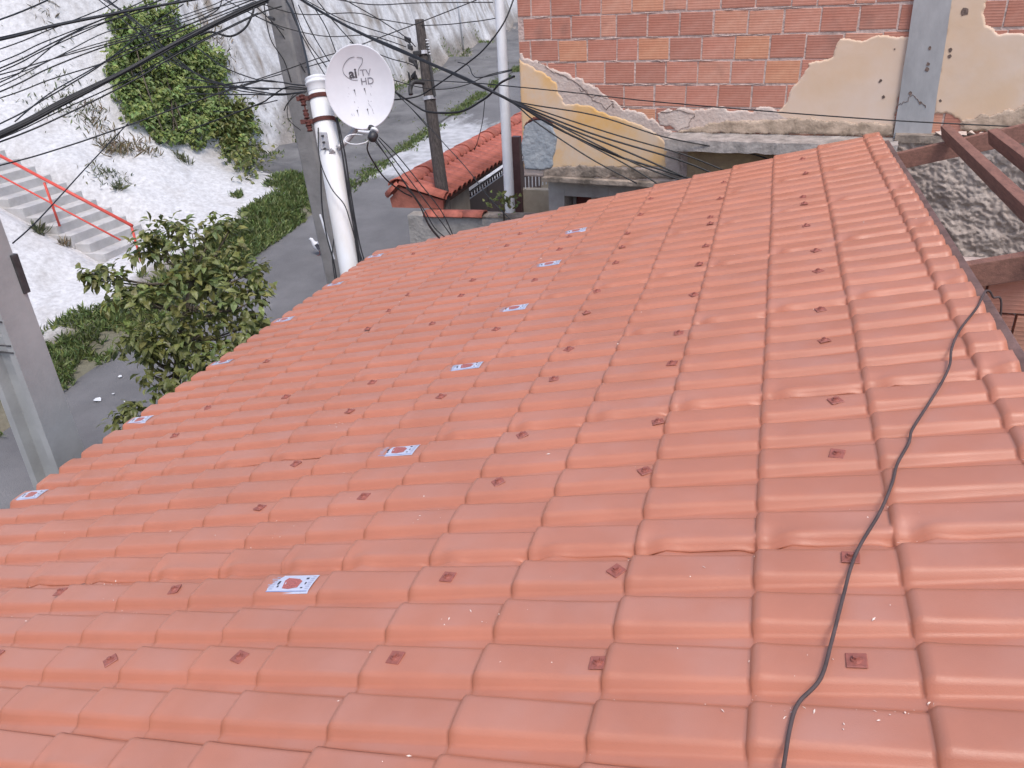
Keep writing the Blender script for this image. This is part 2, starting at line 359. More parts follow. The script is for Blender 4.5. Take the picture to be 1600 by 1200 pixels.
# ------------------------------------------------------------------ leaves and blades in bulk
def leaf_quads(P, D, Nn, L, Wd, fold=0.25, droop=0.2):
    """each leaf: 8 vertices in two folded halves, drooping at the tip"""
    P = np.asarray(P); D = D / np.linalg.norm(D, axis=1, keepdims=True)
    S = np.cross(D, Nn); S /= np.linalg.norm(S, axis=1, keepdims=True) + 1e-9; U = np.cross(S, D)
    L = L[:, None]; Wd = Wd[:, None]
    c0 = P; c1 = P + D * L * .5 + U * L * .05; c2 = P + D * L - U * L * droop
    l = P + D * L * .42 + S * Wd * .5 + U * Wd * fold; l2 = P + D * L * .72 + S * Wd * .38 + U * (Wd * fold - L * droop * .4)
    r = P + D * L * .42 - S * Wd * .5 + U * Wd * fold; r2 = P + D * L * .72 - S * Wd * .38 + U * (Wd * fold - L * droop * .4)
    V = np.stack([c0, l, l2, c2, c1, r, r2], 1); n = len(P); b = (np.arange(n) * 7)[:, None]
    Fq = np.concatenate([b + np.array([[0, 4, 2, 1]]), b + np.array([[4, 3, 3, 2]]) , b + np.array([[0, 5, 6, 4]]), b + np.array([[4, 6, 3, 3]])])
    # triangles only, to stay clean
    T = np.concatenate([b + np.array([[0, 4, 1]]), b + np.array([[1, 4, 2]]), b + np.array([[4, 3, 2]]), b + np.array([[0, 5, 4]]), b + np.array([[4, 5, 6]]), b + np.array([[4, 6, 3]])])
    return V.reshape(-1, 3), T
def leaf_cloud(name, P, D, Nn, L, Wd, m, parent=None, fold=.25, droop=.2, shade=None):
    V, T = leaf_quads(P, D, Nn, L, Wd, fold, droop)
    n = len(P); c = np.ones((n, 4)); k = rng.uniform(.62, 1.35, n) if shade is None else shade
    c[:, 0] = k * rng.uniform(.85, 1.25, n); c[:, 1] = k; c[:, 2] = k * rng.uniform(.75, 1.15, n)
    return npmesh(name, V, T, m, smooth=False, parent=parent, col=np.repeat(c, 7, 0))
def leafmat(name, col, rough=.5, var=.25):
    m = mat(name, col, rough=rough, var=var, scale=4, attr='Col'); b = m.node_tree.nodes['Principled BSDF']
    b.inputs['Subsurface Weight'].default_value = 0.0
    nt = m.node_tree; tr = nt.nodes.new('ShaderNodeBsdfTranslucent'); mxs = nt.nodes.new('ShaderNodeMixShader'); mxs.inputs[0].default_value = 0.28
    out = nt.nodes['Material Output']; src = b.inputs['Base Color'].links[0].from_socket
    nt.links.new(src, tr.inputs[0]); nt.links.new(b.outputs[0], mxs.inputs[1]); nt.links.new(tr.outputs[0], mxs.inputs[2]); nt.links.new(mxs.outputs[0], out.inputs[0])
    return m
M_GRASS = leafmat('grass_blades', (0.14, 0.19, 0.065), var=.4)
M_CREEP = leafmat('creeper_leaves', (0.20, 0.27, 0.09))
M_LEAF = leafmat('tree_leaves', (0.185, 0.215, 0.075), rough=.42)
M_WEED = leafmat('weed_leaves', (0.12, 0.14, 0.075))
M_BARK = mat('bark', (0.10, 0.08, 0.06), rough=.9, var=.3, scale=12, bump=.5)
M_DRY = leafmat('dry_stems', (0.20, 0.17, 0.11))
def unit(n):
    v = rng.normal(size=(n, 3)); return v / np.linalg.norm(v, axis=1, keepdims=True)

# grass on the verge, the strip up the street and the foot of the bank
def build_grass():
    P = []; 
    def add(n, fx, fy, keep=lambda x, y: True, sz=1.0):
        c = 0; k = 0
        while c < n and k < n * 6:
            k += 1; X = fx(); Y = fy()
            if not keep(X, Y): continue
            P.append((X, Y, hillz(X, Y) + CZ - 0.01, sz)); c += 1
    dens = lambda X, Y: fnoise(X * 1.1, Y * 1.1, 5, 4) > -0.28 + .5 * abs(X + 10.72) - (.12 if Y > 9 else 0)
    add(15000, lambda: random.uniform(-11.45, -10.08), lambda: random.uniform(4.5, 18), dens)
    add(5500, lambda: random.uniform(-12.2, -10.5), lambda: random.uniform(13.5, 18.5), lambda X, Y: fnoise(X * .8, Y * .8, 15, 4) > .04 + .12 * (-10.8 - X), 1.0)
    add(5000, lambda: random.gauss(-10.2, .14), lambda: random.uniform(17, 37), lambda X, Y: fnoise(X * .5, Y * .7, 25, 4) > -0.12, .7)
    add(2600, lambda: random.gauss(-13.75, .22), lambda: random.uniform(18, 40), lambda X, Y: fnoise(X, Y * .9, 35, 4) > 0.05, .8)
    add(500, lambda: random.uniform(-13.6, -10.3), lambda: random.uniform(18, 36), lambda X, Y: fnoise(X, Y, 45, 4) > 0.25, .5)
    P = np.array(P); n = len(P); sz = P[:, 3]; P = P[:, :3]
    D = rng.normal(size=(n, 3)) * [.55, .55, .15] + [0, 0, .8]
    o = leaf_cloud('grass', P, D, unit(n), rng.uniform(.08, .22, n) * sz, rng.uniform(.018, .045, n), M_GRASS, droop=.25)
    tag(o, 'green grass and low weeds along the street verge', 'grass', kind='stuff')
build_grass()

# ------------------------------------------------------------------ creeper covering the white bank
def build_creeper():
    poly = [(172, 70), (165, 35), (190, 15), (270, 20), (290, 40), (318, 60), (345, 100), (358, 135), (352, 160), (365, 180), (395, 185), (398, 205), (378, 235), (352, 245), (335, 215), (318, 225), (290, 235), (262, 232), (245, 212), (205, 200), (192, 180), (176, 155), (175, 130), (168, 100)]
    xs = [p[0] for p in poly]; ys = [p[1] for p in poly]
    def inside(x, y):
        c = False; j = len(poly) - 1
        for i in range(len(poly)):
            if (poly[i][1] > y) != (poly[j][1] > y) and x < (poly[j][0] - poly[i][0]) * (y - poly[i][1]) / (poly[j][1] - poly[i][1]) + poly[i][0]: c = not c
            j = i
        return c
    t = empty('creeper_bush', hillhit(280, 225), 'large green leafy creeper spreading down the white hillside', 'creeper')
    P = []; S = []
    while len(P) < 9000:
        x = random.uniform(min(xs) - 8, max(xs) + 8); y = random.uniform(min(ys) - 5, max(ys) + 8)
        jx = 14 * fnoise(x * .03, y * .03, 2, 3); jy = 12 * fnoise(x * .03, y * .03, 7, 3)
        if not inside(x + jx, y + jy): continue
        b = fnoise(x * .035, y * .035, 11, 4)
        q = hillhit(x, y); off = max(0.0, .25 + .55 * b) * random.random() ** .5
        P.append((q.x + off * .6 + random.gauss(0, .04), q.y - off * .35 + random.gauss(0, .04), q.z + off * .8)); S.append(.95 + .5 * b + random.uniform(-.25, .25))
    P = np.array(P); n = len(P)
    D = rng.normal(size=(n, 3)) * .6 + np.array([.55, -.35, -.1]); Nn = unit(n) * .5 + np.array([.4, -.3, .8])
    leaf_cloud('leaves', P, D, Nn, rng.uniform(.10, .20, n), rng.uniform(.05, .10, n), M_CREEP, t, shade=np.array(S))['kind'] = 'stuff'
    for k in range(9):
        mb = MB(); a = hillhit(250 + k * 12, 228 - k * 1.5); b_ = hillhit(190 + k * 18, 40 + k * 9)
        mb.tube(spline([a + Vector((0, 0, .04)), (a + b_) / 2 + Vector((random.uniform(-.3, .3), random.uniform(-.3, .3), .25)), b_ + Vector((0, 0, .06))], 5), .018, 5); mb.build('stem', M_BARK, t, smooth=True)
    # darker clump at its right foot, sprawling to the verge
    t2 = empty('leafy_shrub', hillhit(375, 240), 'dark green broad-leaved shrub at the foot of the creeper', 'shrub')
    P = []
    for (x, y, s, c) in ((362, 200, 14, 420), (375, 190, 10, 260), (348, 205, 10, 220), (366, 232, 12, 260), (385, 255, 14, 260)):
        for i in range(c):
            q = hillhit(x + random.gauss(0, s), y + random.gauss(0, s)); o_ = random.uniform(0, .35); P.append((q.x + o_ * .5, q.y - o_ * .3, q.z + o_))
    P = np.array(P); n = len(P)
    leaf_cloud('leaves', P, unit(n) + [.3, -.3, .1], unit(n) * .5 + [0, 0, 1], rng.uniform(.14, .26, n), rng.uniform(.07, .12, n), M_LEAF, t2)['kind'] = 'stuff'
    for k in range(4):
        mb = MB(); a = hillhit(368, 240 + k * 3); mb.tube([a, a + Vector((.1, -.1 + .05 * k, .35))], .02, 5); mb.build('stem', M_BARK, t2)
build_creeper()

# ------------------------------------------------------------------ weeds on the white hill
def weed(name, label, cat, x, y, r, n, L, m, up=.7, group=None):
    q = hillhit(x, y); t = empty(name, q, label, cat, group)
    P = np.array([[q.x, q.y, q.z]]) + rng.normal(size=(n, 3)) * [r, r, 0.01]
    for i in range(n): P[i, 2] = hillz(P[i, 0], P[i, 1]) + CZ
    leaf_cloud('leaves', P, rng.normal(size=(n, 3)) * [.6, .6, .2] + [0, 0, up], unit(n), rng.uniform(.5, 1, n) * L, rng.uniform(.015, .04, n), m, t)
    return t
weed('grass_tuft', 'spiky grey-green grass tuft left of the red-railed steps, below them on the white ground', 'grass tuft', 63, 366, .05, 60, .34, M_WEED)
weed('grass_tuft', 'small sparse dry tuft on the white ground just below the steps', 'grass tuft', 101, 384, .04, 26, .26, M_DRY)
weed('grass_tuft', 'spiky tuft on the white slope above the upper end of the red rail', 'grass tuft', 187, 297, .05, 50, .30, M_WEED)
weed('weed_clump', 'straggling weed clump between the creeper and the red-railed steps', 'weed', 165, 275, .22, 120, .18, M_WEED)
weed('weed_clump', 'tall thin grassy weed under the left lobe of the creeper', 'weed', 183, 238, .20, 130, .42, M_DRY)
weed('weed_clump', 'grey-green weed patch on the white slope left of the creeper', 'weed', 115, 172, .30, 190, .22, M_WEED)
weed('weed_clump', 'dry brown-green weed patch hanging just below the weed left of the creeper', 'weed', 150, 190, .22, 120, .26, M_DRY)
weed('weed_clump', 'fine dry grass stems on the white slope under the middle of the creeper', 'weed', 222, 235, .22, 100, .26, M_DRY)
weed('grass_tuft', 'small dry tuft on the white slope below the right end of the creeper', 'grass tuft', 287, 252, .10, 60, .28, M_WEED)
weed('weed_clump', 'sparse seedlings high on the white slope near the left edge of the creeper', 'weed', 55, 155, .35, 60, .14, M_WEED)
weed('weed_clump', 'dry weed standing at the top of the white slope behind the cables', 'weed', 75, 22, .2, 50, .3, M_DRY)
weed('weed_clump', 'brown weeds against the hill to the right of the creeper', 'weed', 345, 85, .3, 160, .35, M_DRY)
weed('weed_clump', 'yellow-flowering weed beside the broad-leaved shrub', 'weed', 388, 192, .15, 110, .2, M_CREEP)

# ------------------------------------------------------------------ steps and red railing
def build_steps():
    t = empty('outdoor_steps', (STX, (SY0 + SY1) / 2, STZ + CZ), 'pale concrete steps climbing the white hillside beside a red handrail', 'steps')
    n = 20; run, rise = .35, .175
    for i in range(-2, n):
        mb = MB(); w = SY1 - SY0 + random.uniform(-.05, .05); z1 = STZ + CZ + i * rise + random.uniform(-.006, .006)
        mb.box((STX - (i + .5) * run - .12, (SY0 + SY1) / 2 + random.uniform(-.02, .02), z1 - .24), (run + .24, w, .48))
        mb.build('step', M_STEP, t, bevel=.012)
    tr = empty('red_handrail', (STX, SY0, STZ + CZ), 'red painted metal handrail with one post along the hillside steps', 'handrail')
    P = lambda x, y: onY(x, y, SY0 + .06)
    a, b = P(-40, 222), P(207, 353); c, d = P(-40, 253), P(188, 375)
    m = MB(); m.tube([a, b], .032, 8); m.build('top_rail', M_RED, tr, smooth=True)
    m = MB(); m.tube([c, d], .019, 8); m.build('lower_rail', M_RED, tr, smooth=True)
    p0 = P(69, 285); p1 = P(91, 346)
    m = MB(); m.tube([p0, p1 - Vector((0, 0, .1))], .024, 8); m.build('post', M_RED, tr, smooth=True)
    for x, y in ((205, 352),):
        q = P(x, y); m = MB(); m.tube([q, q - Vector((0, 0, 1.0))], .024, 8); m.build('post', M_RED, tr, smooth=True)
build_steps()

# ================================================================== BRICK BUILDING
def fpoly(pix, out=0.0): return [fac(x, y, out) for x, y in pix]
def ragged(pts, amp=0.012, step=0.035, fixed=()):
    out = []; n = len(pts)
    for i in range(n):
        a = pts[i]; b = pts[(i + 1) % n]; L = math.hypot(b[0] - a[0], b[1] - a[1]); k = max(1, int(L / step))
        am = 0 if i in fixed else amp
        for q in range(k):
            s = q / k; u = a[0] + (b[0] - a[0]) * s; w = a[1] + (b[1] - a[1]) * s
            d = am * (fnoise(u * 11, w * 11, 3, 4) + .5 * fnoise(u * 40, w * 40, 8, 2)) * 1.8 * (1 if q else .6)
            nx, nw = -(b[1] - a[1]) / L, (b[0] - a[0]) / L
            out.append((u + nx * d, w + nw * d))
    return out
def fslab(name, pts, o0, o1, m, parent, cell=.008):
    """plaster coat: fine grid clipped to a ragged outline, thinning out towards its broken edge"""
    P = np.array(pts); u0, w0 = P.min(0) - cell; u1, w1 = P.max(0) + cell
    nu = int((u1 - u0) / cell) + 2; nw = int((w1 - w0) / cell) + 2
    gu = u0 + cell * np.arange(nu); gw = w0 + cell * np.arange(nw)
    cu, cw = np.meshgrid(gu[:-1] + cell / 2, gw[:-1] + cell / 2, indexing='ij'); ins = np.zeros(cu.shape, bool)
    A = P; B = np.roll(P, -1, 0)
    for (ax_, ay_), (bx_, by_) in zip(A, B):
        if ay_ == by_: continue
        c = ((ay_ > cw) != (by_ > cw)) & (cu < (bx_ - ax_) * (cw - ay_) / (by_ - ay_) + ax_); ins ^= c
    vid = -np.ones((nu, nw), int); V = []; T = []
    near = np.zeros((nu, nw)); k = np.pad(ins.astype(float), 1)
    full = (k[:-1, :-1] + k[1:, :-1] + k[:-1, 1:] + k[1:, 1:]) / 4; fs_ = full.copy()
    for _ in range(2):
        p_ = np.pad(fs_, 1, mode='edge'); fs_ = (p_[1:-1, 1:-1] * 2 + p_[:-2, 1:-1] + p_[2:, 1:-1] + p_[1:-1, :-2] + p_[1:-1, 2:]) / 6
    Fc = np.argwhere(ins); H_ = {}
    def vert(i, j):
        if vid[i, j] < 0:
            u, w = gu[i], gw[j]; e = full[i, j]
            d = (o1 - o0) * (.10 * fnoise(u * 3, w * 3, 6, 3)) if True else 0
            h = o1 + d - (o1 - o0) * min(.8, (1 - fs_[i, j]) * 1.5)
            ju, jw = (0, 0) if e > .99 else (random.uniform(-.3, .3) * cell, random.uniform(-.3, .3) * cell)
            vid[i, j] = len(V); V.append(tuple(fp(u + ju, w + jw, h)))
        return vid[i, j]
    for i, j in Fc: T.append((vert(i, j), vert(i + 1, j), vert(i + 1, j + 1), vert(i, j + 1)))
    base = {}
    def low(i, j):
        if (i, j) not in base: base[(i, j)] = len(V); V.append(tuple(Vector(V[vid[i, j]]) - FN * (o1 - o0)))
        return base[(i, j)]
    for i, j in Fc:
        for (di, dj, e0, e1) in ((-1, 0, (i, j), (i, j + 1)), (1, 0, (i + 1, j), (i + 1, j + 1)), (0, -1, (i, j), (i + 1, j)), (0, 1, (i, j + 1), (i + 1, j + 1))):
            a_, b_ = i + di, j + dj
            if not (0 <= a_ < ins.shape[0] and 0 <= b_ < ins.shape[1] and ins[a_, b_]): T.append((vid[e0], vid[e1], low(*e1), low(*e0)))
    return npmesh(name, V, T, m, smooth=False, parent=parent)

def build_brick_building():
    uL = fac(812, 100)[0]; wB = fac(818, 275)[1]; wT = 1.6; uR = uL + 7.0
    gz = roadz(8) + CZ - F0.z - 0.2
    t = empty('brick_building', fp(uL + 3, gz, -2), 'half-plastered red hollow-brick building with a grey pillar behind the orange roof', 'building')
    def wbox(name, u0, u1, w0, w1, o0, o1, m, bevel=0):
        mb = MB(); mb.box(fp((u0 + u1) / 2, (w0 + w1) / 2, (o0 + o1) / 2), (u1 - u0, o1 - o0, w1 - w0), FU, -FN); return mb.build(name, m, t, bevel=bevel)
    wbox('upper_wall', uL, uR, wB, wT, -5.0, 0.0, M_MORT)
    # ground storey, set back, with a window beside the corner
    uc = fac(857, 300, -.1)[0]; u1 = fac(882, 320, -.1)[0]; u2 = fac(950, 320, -.1)[0]; w1 = fac(882, 306, -.1)[1]
    wbox('lower_wall', uc, u1, gz, wB - .002, -4.9, -0.1, M_LOWW)
    wbox('lower_wall', u1 + .002, u2, w1, wB - .002, -.4, -.1, M_LOWW); wbox('lower_wall', u1 + .002, u2, gz, w1 - .75, -.4, -.1, M_LOWW)
    wbox('lower_wall', u2 + .002, uR - .05, gz, wB - .002, -4.9, -.1, M_LOWW)
    wi = wbox('window', u1 + .002, u2, w1 - .748, w1 - .002, -.40, -.36, mat('window_board', (0.20, 0.05, 0.04), rough=.8, var=.3, scale=8))
    mb = MB(); mb.tube([fp(u1 + .05, w1 - .4, -.3), fp(u2 - .02, w1 - .02, -.3)], .02, 6); ob = mb.build('brace', M_IRON); pinv(ob, wi)
    for q in (0.0, .5, 1.0):
        mb = MB(); u = u1 + .03 + q * (u2 - u1 - .06); mb.box(fp(u, w1 - .375, -.33), (.035, .03, .745), FU, -FN); ob = mb.build('frame', M_LOWW); pinv(ob, wi)
    # bricks, each its own, on the mortar-coloured wall
    variants = []
    for k in range(4):
        bm = bmesh.new(); bmesh.ops.create_cube(bm, size=1)
        for v in bm.verts: v.co.x *= .279; v.co.y *= .04; v.co.z *= .181
        for v in bm.verts: v.co.x += random.uniform(-.003, .003); v.co.z += random.uniform(-.003, .003)
        bmesh.ops.bevel(bm, geom=[e for e in bm.edges if abs((e.verts[0].co - e.verts[1].co).normalized().y) < .5 and e.verts[0].co.y < 0 and e.verts[1].co.y < 0], offset=.003, segments=1, affect='EDGES')
        me = bpy.data.meshes.new('brick'); bm.to_mesh(me); bm.free(); me.materials.append(M_BRICK); variants.append(me)
    rows = []; w = fac(820, 198)[1]
    left_off = {0: 0.05, 1: .24, 2: .19, 3: .0, 4: .12, 5: .05, 6: .14, 7: .03, 8: .2}
    upl0 = fac(1424, 20)[0]
    for r in range(0, 11):
        wc = w + (r + .5) * .2015 - .2
        u = uL + .004 - .29 + left_off.get(r, random.uniform(0, .28))
        while u < uR:
            wd = .281 if random.random() < .86 else random.choice((.19, .14))
            c0 = max(u, uL + .003); c1 = u + wd
            if c1 - c0 > .05 and c1 < uR:
                me = random.choice(variants); b = bpy.data.objects.new('brick', me); link(b, t)
                b.matrix_parent_inverse = t.matrix_world.inverted()
                tilt = random.gauss(0, .004)
                Mx = Matrix((FU, -FN, Vector((0, 0, 1)))).transposed().to_4x4()
                b.matrix_world = Matrix.Translation(fp((c0 + c1) / 2, wc + random.gauss(0, .0025), -.0165 + random.uniform(-.001, .004))) @ Mx @ Matrix.Rotation(tilt, 4, 'Y') @ Matrix.Diagonal(((c1 - c0) / .281, 1, 1, 1))
                b.location = b.location
            u += wd + .011 + random.uniform(-.002, .004)
    # squeezed-out mortar beads along joints
    mb = MB()
    for r in range(2, 9):
        wc = w + r * .2015 - .2
        for k in range(26):
            if random.random() < .55:
                u = random.uniform(uL + .05, upl0); L = random.uniform(.04, .22)
                pts = [fp(u + s * L, wc + random.gauss(0, .003), .003) for s in (0, .25, .5, .75, 1)]
                mb.tube(pts, [.001, .004, .005, .004, .001], 5)
    mb.build('mortar_beads', M_MORT, t, smooth=True)['kind'] = 'stuff'
    # plaster: pink-grey undercoat, then the yellow finish coats
    P = fpoly([(800, 83), (838, 95), (868, 108), (905, 122), (925, 132), (950, 150), (972, 168), (1000, 176), (1030, 190), (1052, 205), (1062, 240), (1066, 277), (800, 277)])
    P[0] = (uL + .002, P[0][1]); P[-1] = (uL + .002, wB + .002); P[-2] = (P[-2][0], wB + .002)
    fslab('plaster_undercoat', ragged(P, .02, .03, fixed=(10, 11, 12)), -.002, .015, M_PLP, t)
    P = fpoly([(800, 92), (830, 102), (862, 120), (880, 160), (925, 165), (960, 182), (990, 190), (1020, 205), (1044, 225), (1040, 262), (860, 262), (820, 262), (800, 262)])
    P[0] = (uL + .004, P[0][1]); P[-1] = (uL + .004, P[-1][1])
    fslab('plaster_coat', ragged(P, .015, .03, fixed=(12,)), .010, .022, M_PLY, t)
    P = fpoly([(1025, 176), (1060, 168), (1085, 172), (1110, 166), (1160, 172), (1205, 168), (1222, 178), (1260, 195), (1240, 206), (1060, 206), (1030, 196)])
    fslab('plaster_undercoat', ragged(P, .02, .03), -.002, .016, M_PLP, t)
    P = fpoly([(1424, 56), (1380, 57), (1340, 62), (1312, 59), (1300, 88), (1288, 95), (1262, 98), (1256, 116), (1236, 138), (1224, 165), (1210, 178), (1150, 182), (1150, 206), (1300, 210), (1394, 214)])
    fslab('plaster_coat', ragged(P, .012, .03), -.002, .015, M_PLC, t)
    P = fpoly([(1484, 0), (1479, -60), (1545, -60), (1545, -10), (1537, 20), (1541, 38), (1562, 52), (1600, 54), (1700, 50), (1700, 215), (1500, 205), (1498, 186), (1478, 177), (1456, 178)])
    fslab('plaster_coat', ragged(P, .010, .03), -.002, .016, M_PLC, t)
    # grime along the foot of the wall
    P = fpoly([(850, 264), (880, 259), (930, 258), (985, 262), (1030, 266), (1075, 277), (852, 277)]); P = [(a, max(b, wB + .003)) for a, b in P]
    fslab('grime_band', ragged(P, .012, .03), .024, .032, M_GRIME, t)
    P = fpoly([(1060, 206), (1120, 190), (1240, 184), (1330, 190), (1396, 193), (1398, 212), (1240, 208)])
    fslab('grime_band', ragged(P, .012, .03), .02, .029, mat('wall_grime', (0.30, 0.225, 0.165), rough=.95, col2=(0.60, 0.46, 0.35), scale=9, bump=.4, det=10), t)
    P = fpoly([(1500, 190), (1540, 178), (1600, 165), (1700, 160), (1700, 215), (1510, 205)])
    fslab('grime_band', ragged(P, .02, .03), .02, .030, MATS['wall_grime'], t)
    # blue-grey patch with an arched head
    P = fpoly([(818, 205), (823, 193), (832, 187), (843, 184), (856, 187), (866, 198), (872, 215), (868, 240), (864, 262), (845, 266), (822, 264), (817, 240)])
    fslab('cement_patch', ragged(P, .008, .02), .01, .040, M_CEMB, t)
    P = fpoly([(820, 200), (823, 191), (832, 184), (845, 181), (860, 186), (869, 198), (864, 192), (853, 188), (842, 187), (831, 190), (824, 196)])
    fslab('patch_rim', ragged(P, .003, .02), .02, .047, M_RUST, t)
    # grey pillar
    P = fpoly([(1432, -70), (1428, 0), (1396, 214), (1454, 214), (1487, 0), (1497, -70)])
    mb = MB(); mb.prism([fp(u, w_, -.002) for u, w_ in ragged(P, .0012, .12)], FN * .05); mb.build('pillar', M_CEM, t)
    # chipped holes and cracks
    for (x, y, s) in ((1507, 18, .036), (1485, 78, .02), (1484, 88, .016), (1376, 126, .014), (1374, 128, .012), (1380, 152, .016), (1398, 77, .008), (1469, 157, .014), (1453, 75, .016), (1450, 100, .018), (1449, 108, .02), (1423, 145, .018), (1438, 160, .014)):
        mb = MB(); u, w_ = fac(x, y, .03); k = 9; o_ = .0500 if 1400 < x < 1470 else .0175
        mb.prism([fp(u + s * math.cos(q * 6.283 / k) * random.uniform(.5, 1), w_ + s * 1.1 * math.sin(q * 6.283 / k) * random.uniform(.5, 1), o_ - .004) for q in range(k)], FN * .005)
        mb.build('chipped_hole', mat('hole_dark', (0.17, 0.12, 0.10), rough=.95, var=.5, scale=60), t)
    def crack(name, pix, out, r=.0035):
        pts = []
        for i in range(len(pix) - 1):
            for q in range(5):
                s = q / 5; x = pix[i][0] + (pix[i + 1][0] - pix[i][0]) * s + random.gauss(0, 1.2); y = pix[i][1] + (pix[i + 1][1] - pix[i][1]) * s + random.gauss(0, 1.2)
                u, w_ = fac(x, y, out); pts.append(fp(u, w_, out))
        mb = MB(); mb.tube(pts, [r * random.uniform(.4, 1.4) for _ in pts], 4); mb.build(name, MATS['hole_dark'], t)
    crack('crack', [(840, 97), (862, 112), (880, 118), (900, 128), (915, 142), (930, 158), (948, 170), (955, 163), (962, 168)], .0165)
    crack('crack', [(905, 138), (922, 150), (946, 152), (960, 160)], .0165, .0025)
    crack('crack', [(1403, 165), (1415, 158), (1425, 147), (1436, 158), (1450, 172)], .049, .003)
    crack('crack', [(1030, 176), (1060, 172), (1085, 178), (1075, 196), (1058, 206)], .018, .003)
    # upper ledge over the lower wall
    ua, wa = fac(1062, 203, .0); ub = fac(1398, 205)[0]
    out = .30; w_top = wa - .03; th = .105
    mb = MB(); n = 26; tp = []; 
    def prof(u, k):
        q = .012 * fnoise(u * 9, k * 3, 1, 3); return q
    us = [ua - .06 + (ub - ua + .1) * i / n for i in range(n + 1)]; vv = []
    for u in us: vv += [fp(u, w_top + .012 + prof(u, 0), 0.0), fp(u, w_top - .01 + prof(u, 1), out + prof(u, 2)), fp(u, w_top - th + prof(u, 3), out + .01 + prof(u, 4)), fp(u, w_top - th - .004, 0.0)]
    ff = [(i * 4 + k, (i + 1) * 4 + k, (i + 1) * 4 + (k + 1) % 4, i * 4 + (k + 1) % 4) for i in range(n) for k in range(4)] + [(0, 1, 2, 3), tuple(n * 4 + k for k in (3, 2, 1, 0))]
    mb.add(vv, ff); mb.build('ledge', M_LEDGE, t)
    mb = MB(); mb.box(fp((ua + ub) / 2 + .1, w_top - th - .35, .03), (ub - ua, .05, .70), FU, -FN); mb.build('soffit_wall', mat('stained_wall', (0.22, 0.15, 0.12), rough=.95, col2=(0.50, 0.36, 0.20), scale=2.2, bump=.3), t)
    # lower lip under the yellow wall
    u0 = fac(852, 270)[0]
    mb = MB(); mb.box(fp((u0 + ua) / 2 + .1, wB - .004, .03), (ua - u0 + .2, .14, .05), FU, -FN); mb.build('lip', M_GRIME, t, bevel=.008)
    return t
BB = build_brick_building()

